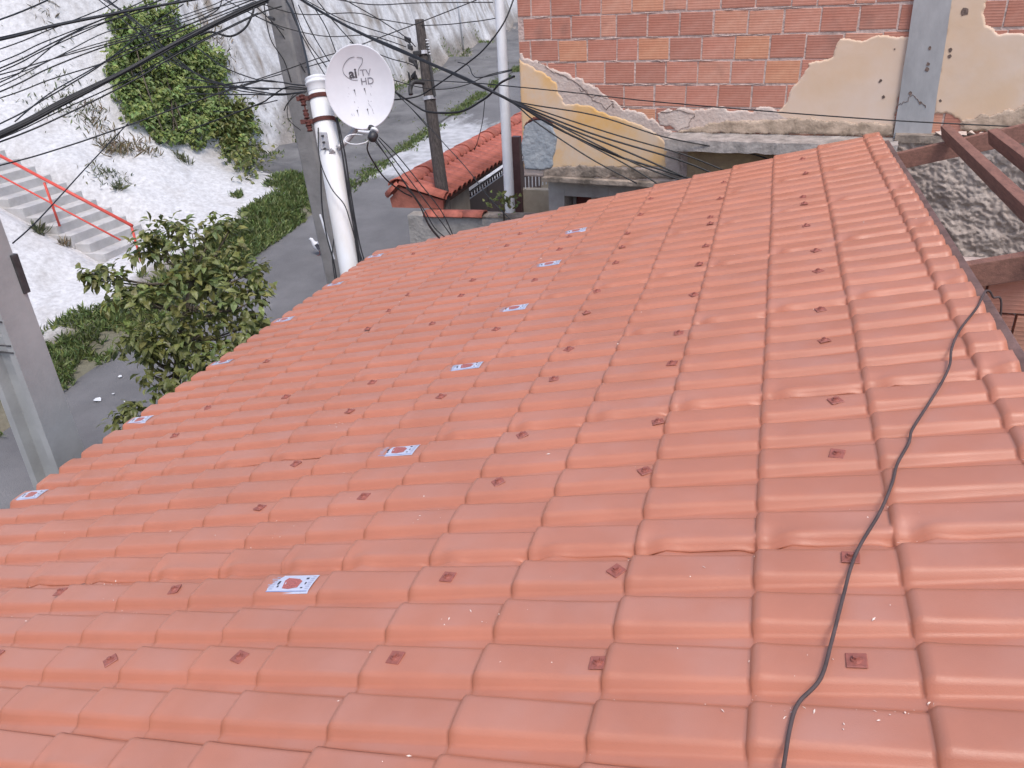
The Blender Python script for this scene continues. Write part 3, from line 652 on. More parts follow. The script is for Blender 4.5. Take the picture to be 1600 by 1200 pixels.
# ------------------------------------------------------------------ the unroofed pit at the right: rough wall, partition, timbers
def build_pit():
    # rough rendered wall under the facade
    u0 = fac(1396, 230, .12)[0]; w_top = fac(1500, 214, .12)[1]; gz = -2.6
    nu, nw = 230, 170; U = np.linspace(u0, u0 + 2.6, nu); Wv = np.linspace(w_top, w_top - 1.9, nw); V = []
    for u in U:
        for w in Wv:
            d = .04 * fnoise(u * 3, w * 4, 2, 3) + .016 * (1 - abs(fnoise(u * 8 + 3 * w, w * 10, 7, 3)) * 2.4) + .012 * (1 - abs(fnoise(u * 21 + 5 * w, w * 23, 5, 3)) * 2) + .007 * fnoise(u * 45, w * 50, 9, 2); V.append(fp(u, w + .03 * fnoise(u * 4, 1, 1, 3), .13 + d))
    t = empty('rendered_wall', fp(u0 + 1.6, gz + w_top, 0), 'rough grey mortar wall in the open pit beyond the roof ridge', 'wall')
    npmesh('wall_face', V, grid_faces(nu, nw), M_ROUGH, parent=t)
    mb = MB(); mb.box(fp(u0 + 1.6, w_top - .02, .08), (3.2, .16, .06), FU, -FN); mb.build('top_band', M_GRIME, t)
    # broken bits resting on its top
    for k in range(9):
        x = 1470 + k * 15; u, w = fac(x, 214, .1); mb = MB(); s = random.uniform(.03, .07)
        bm_pts = [fp(u + random.uniform(-s, s), w_top + random.uniform(0, s), .10 + random.uniform(-.05, .08)) for _ in range(10)]
        me = bpy.data.meshes.new('rubble'); bm = bmesh.new(); vs = [bm.verts.new(p) for p in bm_pts]; bmesh.ops.convex_hull(bm, input=vs); bm.to_mesh(me); bm.free(); me.materials.append(M_PLP)
        o = bpy.data.objects.new('mortar_lump', me); link(o); pinv(o, t)
    # brick partition running under the nearer rafter
    Y0 = roofpix(1560, 404, -.10)[0] + .03; ztop = rp(Y0, -.9, -.215).z
    t = empty('brick_partition', (2.2, Y0, CZ - 3), 'short red hollow-brick wall under the nearer cross beam beside the roof ridge', 'wall')
    mb = MB(); mb.box((2.1, Y0 + .09, ztop - 1.0), (2.8, .14, 2.0)); mb.build('mortar_core', M_MORT, t)
    for r in range(6):
        x = .70 + (r % 2) * .14
        while x < 3.4:
            bm = bmesh.new(); bmesh.ops.create_cube(bm, size=1); bmesh.ops.scale(bm, vec=(.285, .03, .188), verts=bm.verts)
            me = bpy.data.meshes.new('brick'); bm.to_mesh(me); bm.free(); me.materials.append(M_BRICK)
            o = bpy.data.objects.new('brick', me); link(o); o.location = (x + .14, Y0 + .005, ztop - .10 - r * .202); pinv(o, t); x += .297
    # timbers
    t = empty('timber_roof_frame', rp(4.0, -1.2, -.2), 'red-brown timber rafters and purlins left open beyond the roof ridge', 'roof frame')
    Dv = Vector(DR.tolist()); Nv = Vector(NR.tolist()); Yv = Vector((0, 1, 0))
    def beam(name, a0, a1, d0, d1, htop, hh, ww, m=M_BEAM):
        mb = MB()
        if abs(a1 - a0) > abs(d1 - d0):
            c = rp((a0 + a1) / 2, (d0 + d1) / 2, htop - hh / 2); ax = (rp(a1, d1) - rp(a0, d0)); L = ax.length; ax.normalize(); sd = Nv.cross(ax)
        else:
            c = rp((a0 + a1) / 2, (d0 + d1) / 2, htop - hh / 2); ax = (rp(a1, d1) - rp(a0, d0)); L = ax.length; ax.normalize(); sd = Nv.cross(ax)
        mb.box(c, (L, ww, hh), ax, sd, Nv); return mb.build(name, m, t, bevel=.004)
    def shifted(pix, h):   # roof coordinates of a pixel on a plane h above the crests
        return roofpix(pix[0], pix[1], h)
    h1 = .02
    a0, d0 = shifted((1471, 196), h1); a1, d1 = shifted((1612, 330), h1); beam('purlin', a0, a1 - .8, d0 - .02, d0 - .02, h1, .088, .052)
    a0, d0 = shifted((1548, 202), h1); beam('purlin', a0, a0 - 4.2, d0 - .01, d0 - .01, h1, .088, .055)
    a0, d0 = shifted((1440, 228), -.10); beam('rafter', 6.02, 6.02, -.46, -2.3, -.072, .115, .05)
    a0, d0 = shifted((1560, 404), -.10); beam('rafter', a0 + .01, a0 + .01, -.56, -2.3, -.10, .11, .06)
    beam('ridge_beam', -1.5, 6.38, -.522, -.522, -.045, .11, .045, M_BEAMD)
    for dd in (.035, .484, .92, 1.33, 1.755, 2.19, 2.63, 3.0): beam('purlin', -1.0, 6.4, dd * 1.25, dd * 1.25, -.040, .05, .05, M_BEAMD)
build_pit()

# ================================================================== THE ORANGE PVC ROOF
PER = 0.1585; A0 = 1.2625; WH = .032
def crest(k): return A0 + PER * k
STEPS_UP = [q * 1.25 for q in (-.56, -.31, -.05, .204, .458, .712, .972, 1.232, 1.425)]
STEPS_LO = [q * 1.25 for q in (1.232, 1.425, 1.645, 1.908, 2.172, 2.436, 2.70, 2.96, 3.15)]
def wave(ph):   # ph = distance from crest centre in periods, -.5..0.5 ; 0 at crest, -1 at valley
    x = np.abs(ph)
    t = np.clip((x - .255) / (.41 - .255), 0, 1); s = t * t * (3 - 2 * t)
    return -s - 0.07 * np.clip(x / .25, 0, 1) ** 2 * (1 - s)
ROOF = empty('tiled_roof', rp(3, 1.3, -.1), 'orange terracotta-coloured plastic tile-pattern roof filling the foreground', 'roof')
def lapwave(A, D, j):   # pinches and dents along the side-lap crest (crest index 5j+3)
    return 0
def build_sheet(j, up):
    st = STEPS_UP if up else STEPS_LO
    k0 = 5 * j - 2 - .42; k1 = 5 * j + 3 + .30
    na = int((k1 - k0) * 22) + 1; K = np.linspace(k0, k1, na)
    K[0] = k0
    ds = []; top = -.40 * 1.25 if up else 1.232 * 1.25 - .02
    for q in range(len(st) - 1):
        a, b = st[q], st[q + 1]
        L = b - a
        ds += [a + L * f for f in (.0, .03, .06, .10, .16, .24, .33, .43, .53, .63, .72, .80, .87, .92, .955, .98, .992)]
    ds = np.array([d for d in ds if d > top] + [st[-1]]); ds = np.concatenate([[top], ds])
    nd = len(ds)
    KK, DD = np.meshgrid(K, ds, indexing='ij')
    A = A0 + PER * KK
    ph = KK - np.round(KK); wv = wave(ph)
    idx = np.clip(np.searchsorted(st, DD, side='right') - 1, 0, len(st) - 2)
    sa = np.array(st)[idx]; sb = np.array(st)[idx + 1]; f = np.clip((DD - sa) / (sb - sa), 0, 1)
    full = np.minimum(1.0, (sb - sa) / .32)
    # each tile rises towards its lower lip, then drops in the last few millimetres of the moulding
    tip = np.clip((f - .955) / .045, 0, 1); last = idx == len(st) - 2
    lipc = .0155 * full; prof = f - tip ** 1.5 * np.where(last, 0.25, 1.0)
    crestness = 1 + wv
    Hh = WH * wv + (lipc * (0.35 + .65 * crestness)) * (prof - 1)
    Hh += .0025 * crestness * np.exp(-((f - .93) / .03) ** 2) * full
    # the lip swells outward a little: widen the wave at its lower end
    # side laps: the crest next to the lap is pinched and dented behind each lip
    lap = 5 * j + 3; l2 = 5 * j - 2
    for lk, sgn in ((lap, 1.0), (l2, .9)):
        e = np.exp(-((KK - lk + .26) / .17) ** 2)
        r1 = np.sin(DD * 3.1 + j * 1.7 + up) * .5 + .5
        e = e * np.where(DD < .55, 1.5, 1.0)
        Hh -= e * (.008 + .009 * r1) * np.exp(-((f - .90) / .10) ** 2) * full * sgn
        Hh += np.exp(-((KK - lk + .40) / .12) ** 2) * .011 * np.exp(-((f - .72) / .10) ** 2) * full * sgn
        Hh -= np.exp(-((KK - lk + .42) / .10) ** 2) * .012 * np.exp(-((f - .03) / .06) ** 2) * full * sgn
        Hh -= np.exp(-((KK - lk) / .33) ** 2) * (.004 + .008 * r1) * (1 - .5 * f) * sgn
        Hh -= np.exp(-((KK - lk + .40) / .10) ** 2) * (.002 + .008 * r1) * sgn
    # sheet lies slightly uneven: long sags between purlins
    nz = np.array([[fnoise(a * .9, d * .9, 2.2, 3) for d in ds] for a in A[:, 0]])
    nz2 = np.array([[fnoise(a * 7, d * 3.2, 5.5 + j, 2) for d in ds] for a in A[:, 0]])
    Hh += .0045 * nz + .0010 * nz2
    Hh += np.where(KK > lap - .5, .0025, 0)
    Hh += (.0035 if up else 0.0)
    Dj = DD + .006 * np.sin(KK * 1.3 + j) * (0 if up else .3) + .004 * nz
    A = A + .0025 * nz2 + .012 * (f - .5) * 0
    # crests grow a few millimetres broader towards the lip
    A = A - ph * PER * (0.10) * (0.5 - f) * full
    P = (-H * NR)[None, None, :] + A[..., None] * AR + Dj[..., None] * DR + Hh[..., None] * NR
    P[..., 2] += CZ
    # dust weight: paints sky sheen into flat tops and channels, less on steep flanks
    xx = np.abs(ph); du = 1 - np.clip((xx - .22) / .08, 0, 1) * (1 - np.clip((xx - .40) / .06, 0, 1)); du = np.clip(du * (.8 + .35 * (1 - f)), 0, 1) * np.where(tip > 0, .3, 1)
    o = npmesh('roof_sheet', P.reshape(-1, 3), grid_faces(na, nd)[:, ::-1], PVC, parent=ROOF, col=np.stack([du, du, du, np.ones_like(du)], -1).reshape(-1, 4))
    md = o.modifiers.new('thickness', 'SOLIDIFY'); md.thickness = .0028; md.offset = -1
    return o
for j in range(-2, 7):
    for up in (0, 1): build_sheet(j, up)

def snapk(a): return round((a - A0) / PER)
def roof_h(d):   # crest height at slope position d
    st = STEPS_UP if d < 1.425 * 1.25 else STEPS_LO
    for q in range(len(st) - 1):
        if st[q] <= d < st[q + 1]:
            f = (d - st[q]) / (st[q + 1] - st[q]); return .0155 * min(1, (st[q + 1] - st[q]) / .32) * (f - 1) + (.0035 if d < 1.425 * 1.25 else 0)
    return 0
def sag(a, d): return .0045 * fnoise(a * .9, d * .9, 2.2, 3)
# --- square washers with their screws
bm = bmesh.new(); bmesh.ops.create_cube(bm, size=1); bmesh.ops.scale(bm, vec=(.040, .040, .004), verts=bm.verts)
bmesh.ops.bevel(bm, geom=bm.edges, offset=.0015, segments=1, affect='EDGES')
me_w = bpy.data.meshes.new('fastener'); bm.to_mesh(me_w); bm.free(); me_w.materials.append(M_FAST)
bm = bmesh.new(); bmesh.ops.create_cone(bm, cap_ends=True, segments=12, radius1=.012, radius2=.010, depth=.004, matrix=Matrix.Translation((0, 0, .004)))
bmesh.ops.create_cone(bm, cap_ends=True, segments=6, radius1=.0072, radius2=.0066, depth=.006, matrix=Matrix.Translation((0, 0, .009)))
me_c = bpy.data.meshes.new('screw_cap'); bm.to_mesh(me_c); bm.free(); me_c.materials.append(M_FAST)
RB = Matrix((Vector((0, 1, 0)), Vector((-DR).tolist()), Vector(NR.tolist()))).transposed()   # local frame on the roof: x along Y... z outward
RB = Matrix((Vector((-DR).tolist()), Vector((0, 1, 0)), Vector(NR.tolist()))).transposed().to_4x4()
def fastener(a, d, extra=0.0):
    Mx = Matrix.Translation(rp(a, d, roof_h(d) + sag(a, d) + .0045 + extra)) @ RB @ Matrix.Rotation(random.gauss(0, .22) + (0.6 if random.random() < .15 else 0), 4, 'Z') @ Matrix.Rotation(random.gauss(0, .06), 4, 'X') @ Matrix.Rotation(random.gauss(0.04, .06), 4, 'Y')
    o = bpy.data.objects.new('fastener', me_w); link(o, ROOF); o.matrix_parent_inverse = ROOF.matrix_world.inverted(); o.matrix_world = Mx
    c = bpy.data.objects.new('screw_cap', me_c); link(c); c.parent = o
for x, y in [(644,398),(641,455),(612,479),(566,518),(739,436),(717,463),(679,500),(588,589),(545,642),(791,384),(809,368),(686,624),(774,515),(836,437),(874,390),(889,370),(964,409),(937,448),(920,483),(893,540),(865,595),(817,680),(983,363),(975,384),(777,757),(704,895),(618,1028),(560,786),(399,797),(279,911),(369,1033),(107,916),(173,1027),(462,723),(276,678),(337,628),(407,573),(457,608),(0,1020),(1008,733),(1030,650),(1050,565),(1063,510),(1085,455),(965,881),(935,1025),(1090,418),(1103,381),(1108,354),(1110,337),(1126,305),(1131,283),(1017,311),(1003,333),(1254,251),(1259,273),(1254,303),(1257,321),(1259,347),(1274,385),(1278,421),(1281,475),(1287,525),(1304,614),(1307,703),(1328,863),(1338,1032)]:
    a, d = roofpix(x, y); fastener(crest(snapk(a)) + random.gauss(0, .004), d)
# --- paper labels at the lower end of every sheet
def sticker(j, d0, extra):
    ac = crest(5 * j + 2) + random.gauss(0, .006); w, l = .082, .165; rot = random.gauss(0, .03)
    def pt(u, v, h):   # u along slope (-.5..0.5), v across; drapes over the wave
        uu = u * l; vv = v * w; d = d0 + uu * math.cos(rot) + vv * math.sin(rot); a = ac + vv * math.cos(rot) - uu * math.sin(rot)
        ph = (a - A0) / PER; ph -= round(ph)
        return rp(a, d, roof_h(d0) + sag(a, d) + .0155 * .6 * (d - d0) / .32 + WH * float(wave(np.array(ph))) + .0025 + h + extra)
    def sheet(name, us, vs, h, m, parent):
        V = [pt(u, v, h) for u in us for v in vs]
        o = npmesh(name, [tuple(p) for p in V], grid_faces(len(us), len(vs)), m, parent=parent); return o
    L = lambda a, b, n: [a + (b - a) * i / n for i in range(n + 1)]
    s = sheet('sticker', L(-.5, .5, 12), L(-.5, .5, 8), .0018, M_STK, ROOF); s['label'] = 'white printed paper label with a red tile picture'
    # print: red tile picture in the middle, blue rule, small grey lines and dark marks
    V = [pt(u, v, .0026) for u, v in ((-.20, -.22), (-.02, -.30), (.14, -.26), (.20, .18), (.16, .34), (-.12, .26), (-.22, .12))]
    mb = MB(); mb.add(V, [tuple(range(7))]); mb.build('printed_picture', M_INKR, s)
    sheet('printed_rule', L(-.47, .47, 8), [-.43, -.39], .0026, M_INKB, s)
    mb = MB()
    for (u, v, du, dv) in ((-.30, .28, .06, .10), (-.33, .0, .03, .12), (-.30, -.24, .05, .06), (.30, .05, .05, .20), (.27, -.15, .04, .10)):
        mb.add([pt(u - du / 2, v - dv / 2, .0026), pt(u + du / 2, v - dv / 2, .0026), pt(u + du / 2, v + dv / 2, .0026), pt(u - du / 2, v + dv / 2, .0026)], [(0, 1, 2, 3)])
    mb.build('printed_mark', M_INKD, s)
    mb = MB()
    for k in range(7):
        v = -.3 + k * .11; u0 = .36; du = .09 + .04 * (k % 3)
        mb.add([pt(u0, v, .0026), pt(u0 + du, v, .0026), pt(u0 + du, v + .045, .0026), pt(u0, v + .045, .0026)], [(0, 1, 2, 3)])
        mb.add([pt(-.46, v, .0026), pt(-.39 + .02 * (k % 2), v, .0026), pt(-.39 + .02 * (k % 2), v + .04, .0026), pt(-.46, v + .04, .0026)], [(0, 1, 2, 3)])
    mb.build('printed_lines', M_INKG, s)
for j in range(0, 6):
    sticker(j, 1.325 * 1.25, .0)
for j in range(1, 7):
    sticker(j, 3.07 * 1.25, 0.0)
# faint ink batch marks along two crests
mb = MB()
for (x0, y0, x1, y1) in ((812, 886, 895, 887), (925, 886, 955, 885), (985, 878, 1024, 877), (1030, 877, 1046, 877), (736, 893, 800, 890), (60, 918, 105, 922), (265, 742, 300, 738), (1030, 200, 1031, 200)):
    a0, d0 = roofpix(x0, y0); a1, d1 = roofpix(x1, y1); n = max(2, int(abs(d1 - d0) / .006))
    ac = crest(snapk((a0 + a1) / 2)) + .02
    for i in range(n):
        if random.random() < .25: continue
        d = d0 + (d1 - d0) * i / n; ww = random.uniform(.0008, .0035)
        mb.add([rp(ac - ww, d, roof_h(d) + sag(ac, d) + .0012), rp(ac + ww, d, roof_h(d) + sag(ac, d) + .0012), rp(ac + ww, d - .003, roof_h(d) + sag(ac, d) + .0012), rp(ac - ww, d - .003, roof_h(d) + sag(ac, d) + .0012)], [(0, 1, 2, 3)])
mb.build('ink_print', mat('ink_brown', (.12, .05, .045), rough=.6), ROOF)
# crumbs of plastic and mortar lying in the valleys
mb = MB()
CL = [(roofpix(x, y), q) for x, y, q in ((1080, 1085, 26), (1290, 1100, 40), (1390, 1105, 36), (1250, 1010, 14), (870, 925, 26), (820, 1050, 16), (640, 1075, 14), (60, 962, 12), (310, 1152, 14), (205, 953, 10), (575, 775, 22), (690, 800, 18), (520, 660, 20), (625, 545, 14), (1130, 900, 24), (1260, 905, 20), (1180, 1020, 22), (1420, 790, 20), (1000, 1170, 16), (760, 960, 14), (450, 830, 12), (140, 905, 10), (600, 1010, 10), (1320, 940, 16), (1500, 830, 12), (930, 620, 12), (430, 800, 12))]
spots = [(a_ + random.gauss(0, .03), d_ + random.gauss(0, .09)) for (a_, d_), q in CL for _ in range(int(q * 1.5))] + [(random.uniform(.6, 6.0), random.uniform(-.45, 3.9)) for _ in range(420)]
for a_, d in spots:
    k = (a_ - A0) / PER; k = k + (math.floor(k) + .5 - k) * random.choice((0, .75, .85, .9))
    a = A0 + PER * k; ph = k - round(k); h = WH * float(wave(np.array(ph))) + roof_h(d) * .6 + sag(a, d) + .003
    if d > 3.1 * 1.25 or d < -.38 * 1.25: continue
    s = random.uniform(.0005, .0016) * (1 + .14 * a); q = random.uniform(0, 3.14); L = random.choice((1, 1, 1.6, 4))
    c = rp(a, d, h); X = Vector((math.cos(q), math.sin(q), 0)) * s * L; Yv = Vector((-math.sin(q), math.cos(q), 0)) * s
    mb.add([c - X, c + Yv + Vector((0, 0, s)), c + X, c - Yv], [(0, 1, 2, 3)])
tag(mb.build('debris_crumbs', mat('crumb_white', (.80, .68, .60), rough=.7)), 'pale plastic and mortar crumbs scattered in the roof valleys', 'debris', kind='stuff')

# walls of the house that carries this roof
def build_house():
    t = empty('house', (-1.5, 3, roadz(3) + CZ), 'plain rendered house body carrying the orange roof', 'house')
    mb = MB(); e = 3.0 * 1.25; pe = rp(0, e, -.12); pr = rp(0, -.50, -.16)
    for (y0, y1, nm) in ((-1.0, -.85, 'gable_wall'), (6.2, 6.35, 'gable_wall')):
        zz = roadz(y0) + CZ - .3; mb = MB()
        mb.prism([(pe.x + .16, y0, zz), (pr.x - .16, y0, zz), (pr.x - .16, y0, pr.z - .0), (pe.x + .16, y0, pe.z)], (0, y1 - y0, 0)); mb.build(nm, M_GWALL, t)
    mb = MB(); mb.box((pe.x + .075, 2.67, (pe.z + CZ - 6.2) / 2 - .01), (.15, 7.36, pe.z - CZ + 6.2)); mb.build('street_wall', M_GWALL, t)
    mb = MB(); mb.box((pr.x - .075, 2.67, (pr.z + CZ - 6.2) / 2 - .01), (.15, 7.36, pr.z - CZ + 6.2)); mb.build('back_wall', M_GWALL, t)
build_house()

# ------------------------------------------------------------------ the grey cable lying on the roof
pts = []
for x, y in [(1541, 440), (1540, 455), (1527, 480), (1500, 515), (1487, 545), (1484, 570), (1470, 600), (1445, 640), (1425, 672), (1420, 692), (1402, 725), (1394, 755), (1375, 800), (1345, 850), (1330, 885), (1318, 930), (1300, 1000), (1282, 1060), (1248, 1098), (1235, 1135), (1224, 1200), (1212, 1270), (1200, 1400)]:
    a, d = roofpix(x, y, .012); pts.append(rp(a, d, .012))
pts[0] = pts[1] + Vector((.035, .03, -.03)); pts.insert(0, pts[0] + Vector((.05, .02, -.12))); pts.insert(0, pts[0] + Vector((.02, -.02, -.9)))
mb = MB(); mb.tube(spline(pts, 8), .0040, 8)
tag(mb.build('power_cable', M_CABG, smooth=True), 'grey-brown cable snaking across the orange roof tiles', 'cable')

# ================================================================== POLES
def plumb(x0, y0, z0, x1, y1):
    """top point and the point straight below it whose picture height is y1"""
    T = at(x0, y0, z0); best = None
    r = R @ cv(x1, y1)
    t = (T.x * r[0] + T.y * r[1]) / (r[0] ** 2 + r[1] ** 2); return T, W(r * t)
def base_on_road(p): return Vector((p.x, p.y, roadz(p.y) + CZ - .1))

def build_left_pole():
    T = at(22, 500, 5.15); z0 = roadz(T.y) + CZ - .1; top = T.z + 2.6
    t = empty('concrete_pole', (T.x, T.y, z0), 'tall pale grey double-channel concrete utility pole at the left edge', 'utility pole')
    cx, cy = at(97, 712, 5.0).x, at(97, 712, 5.0).y
    def prof(s):   # half sizes at height fraction; -Y side is the ribbed channel face
        a = .165 - .055 * s; b = .135 - .045 * s; rib = .05; dpt = .06
        return [(-a, -b), (-a + rib, -b), (-a + rib + .015, -b + dpt), (a - rib - .015, -b + dpt), (a - rib, -b), (a, -b), (a, b), (a - rib, b), (a - rib - .015, b - dpt), (-a + rib + .015, b - dpt), (-a + rib, b), (-a, b)]
    mb = MB(); n = 14; nv = 12; V = []
    for i in range(n + 1):
        s = i / n; z = z0 + (top - z0) * s
        for (px, py) in prof(s): V.append((cx + px - .145, cy + py + .06, z))
    Fq = [(i * nv + k, i * nv + (k + 1) % nv, (i + 1) * nv + (k + 1) % nv, (i + 1) * nv + k) for i in range(n) for k in range(nv)]
    mb.add(V, Fq + [tuple(n * nv + k for k in range(nv))]); mb.build('shaft', M_CONC, t)
    # cross web in the channel
    mb = MB(); q = at(8, 508, 4.95); mb.box((cx - .16, cy - .055 + .06, q.z), (.17, .04, .10)); mb.build('web', M_CONC, t)
    # wire ties and a small black box on its far edge
    for yy, r_ in ((455, .006), (500, .005), (512, .005), (372, .006)):
        z = at(40, yy, 5.0).z; s = (z - z0) / (top - z0); a = .168 - .055 * s; b = .138 - .045 * s; mb = MB(); tl = random.uniform(-.03, .03)
        c = [(-a, -b), (a, -b), (a, b), (-a, b), (-a, -b)]; mb.tube([(cx - .16 + px, cy + .06 + py, z + tl * px * 4) for px, py in c], r_, 5); mb.build('tie_wire', M_IRON, t)
    mb = MB(); z = at(36, 396, 5.0).z; s = (z - z0) / (top - z0); a = .165 - .055 * s
    mb.box((cx - .16 + a + .012, cy + .06 + .10, z), (.035, .045, .24)); mb.build('cable_clamp', M_IRON, t, bevel=.005)
    return t
build_left_pole()

def tapered_pole(name, T, B, w0, w1, m, label, cat):
    t = empty(name, B, label, cat); mb = MB(); n = 10; V = []
    for i in range(n + 1):
        s = i / n; c = T.lerp(B, s); w = w1 + (w0 - w1) * s; ch = w * .22
        for (px, py) in ((-w + ch, -w), (w - ch, -w), (w, -w + ch), (w, w - ch), (w - ch, w), (-w + ch, w), (-w, w - ch), (-w, -w + ch)): V.append((c.x + px, c.y + py, c.z))
    Fq = [(i * 8 + k, i * 8 + (k + 1) % 8, (i + 1) * 8 + (k + 1) % 8, (i + 1) * 8 + k) for i in range(n) for k in range(8)]
    mb.add(V, Fq + [tuple(range(8)), tuple(n * 8 + k for k in range(8))]); mb.build('shaft', m, t); return t
T2 = at(421, -60, 9.2); _, B2 = plumb(445, 0, 9.2, 522, 395)
T2 = at(437, 0, 9.2); ax = (T2 - B2).normalized(); Tt = T2 + ax * 1.1; Bt = B2 - ax * ((B2.z - (roadz(B2.y) + CZ)) / ax.z + .1)
P2 = tapered_pole('concrete_pole', Tt, Bt, .155, .115, M_CONC2, 'weathered grey-brown concrete utility pole right behind the white pipe mast', 'utility pole')
mb = MB(); q = at(531, 379, 8.9); mb.tube([q, q + Vector((.05, 0, 0))], .02, 6); mb.build('bolt', M_IRON, P2)
mb = MB(); mb.tube([at(500, 335, 8.95), at(512, 372, 8.95), at(522, 405, 8.98)], .012, 6); mb.build('conduit', M_STEELW, P2)
mb = MB(); mb.tube([at(421, 27, 9.0), at(428, 30, 8.9)], .02, 6); mb.build('bolt', M_IRON, P2)

# white plastic pipe mast with its cap, rusty straps and insulators
def build_mast():
    T = at(495, 121, 7.45); B = at(549, 430, 7.62); ax = (B - T).normalized(); G = T + ax * ((T.z - (roadz(T.y) + CZ)) / -ax.z)
    t = empty('pipe_mast', G, 'thick white plastic pipe mast with a rimmed cap beside the satellite dish', 'mast')
    mb = MB(); mb.tube([T + ax * .12, T + ax * 1.4, B, G], .104, 24); mb.build('pipe', M_PIPE, t, smooth=False)
    for p in t.children[-1].data.polygons: p.use_smooth = len(p.vertices) == 4
    prof = [(.0, .0), (.095, .0), (.112, .008), (.118, .020), (.112, .030), (.112, .046), (.119, .052), (.119, .066), (.108, .074), (.108, .13), (.106, .135)]
    mb = MB(); mb.tube([T + ax * z for r, z in prof], [max(r, .001) for r, z in prof], 24, cap=False); o = mb.build('cap', M_PLASTW, t, smooth=True)
    sd = Vector((-.93, -.30, 0)).normalized()
    for k, z in enumerate((.19, .41)):
        c = T + ax * z; mb = MB(); mb.tube([c - ax * .02, c - ax * .0195, c + ax * .0195, c + ax * .02], [.104, .1115, .1115, .104], 24, cap=False); mb.build('strap', M_RUST, t)
        e = c + sd * .10; mb = MB(); mb.box(e + sd * .05, (.16, .018, .040), sd, ax.cross(sd), ax); mb.build('strap_arm', M_RUST, t)
    ia = T + ax * .25 + sd * .20
    mb = MB(); mb.tube([T + ax * .15 + sd * .17, T + ax * .50 + sd * .15], .008, 6); mb.build('insulator_rod', M_RUST, t)
    for z, k in ((.18, .9), (.235, .8), (.32, .8), (.36, .8), (.43, .9), (.48, .8)):
        c = T + ax * z + sd * (.175 - .06 * (z - .15)); mb = MB()
        mb.tube([c - ax * .022, c - ax * .019, c - ax * .008, c, c + ax * .008, c + ax * .019, c + ax * .022], [.016, .036 * k, .030 * k, .017, .030 * k, .036 * k, .016], 12); mb.build('insulator', M_RUST, t, smooth=True)
    return t, T, ax
MAST, MT, MAX = build_mast()

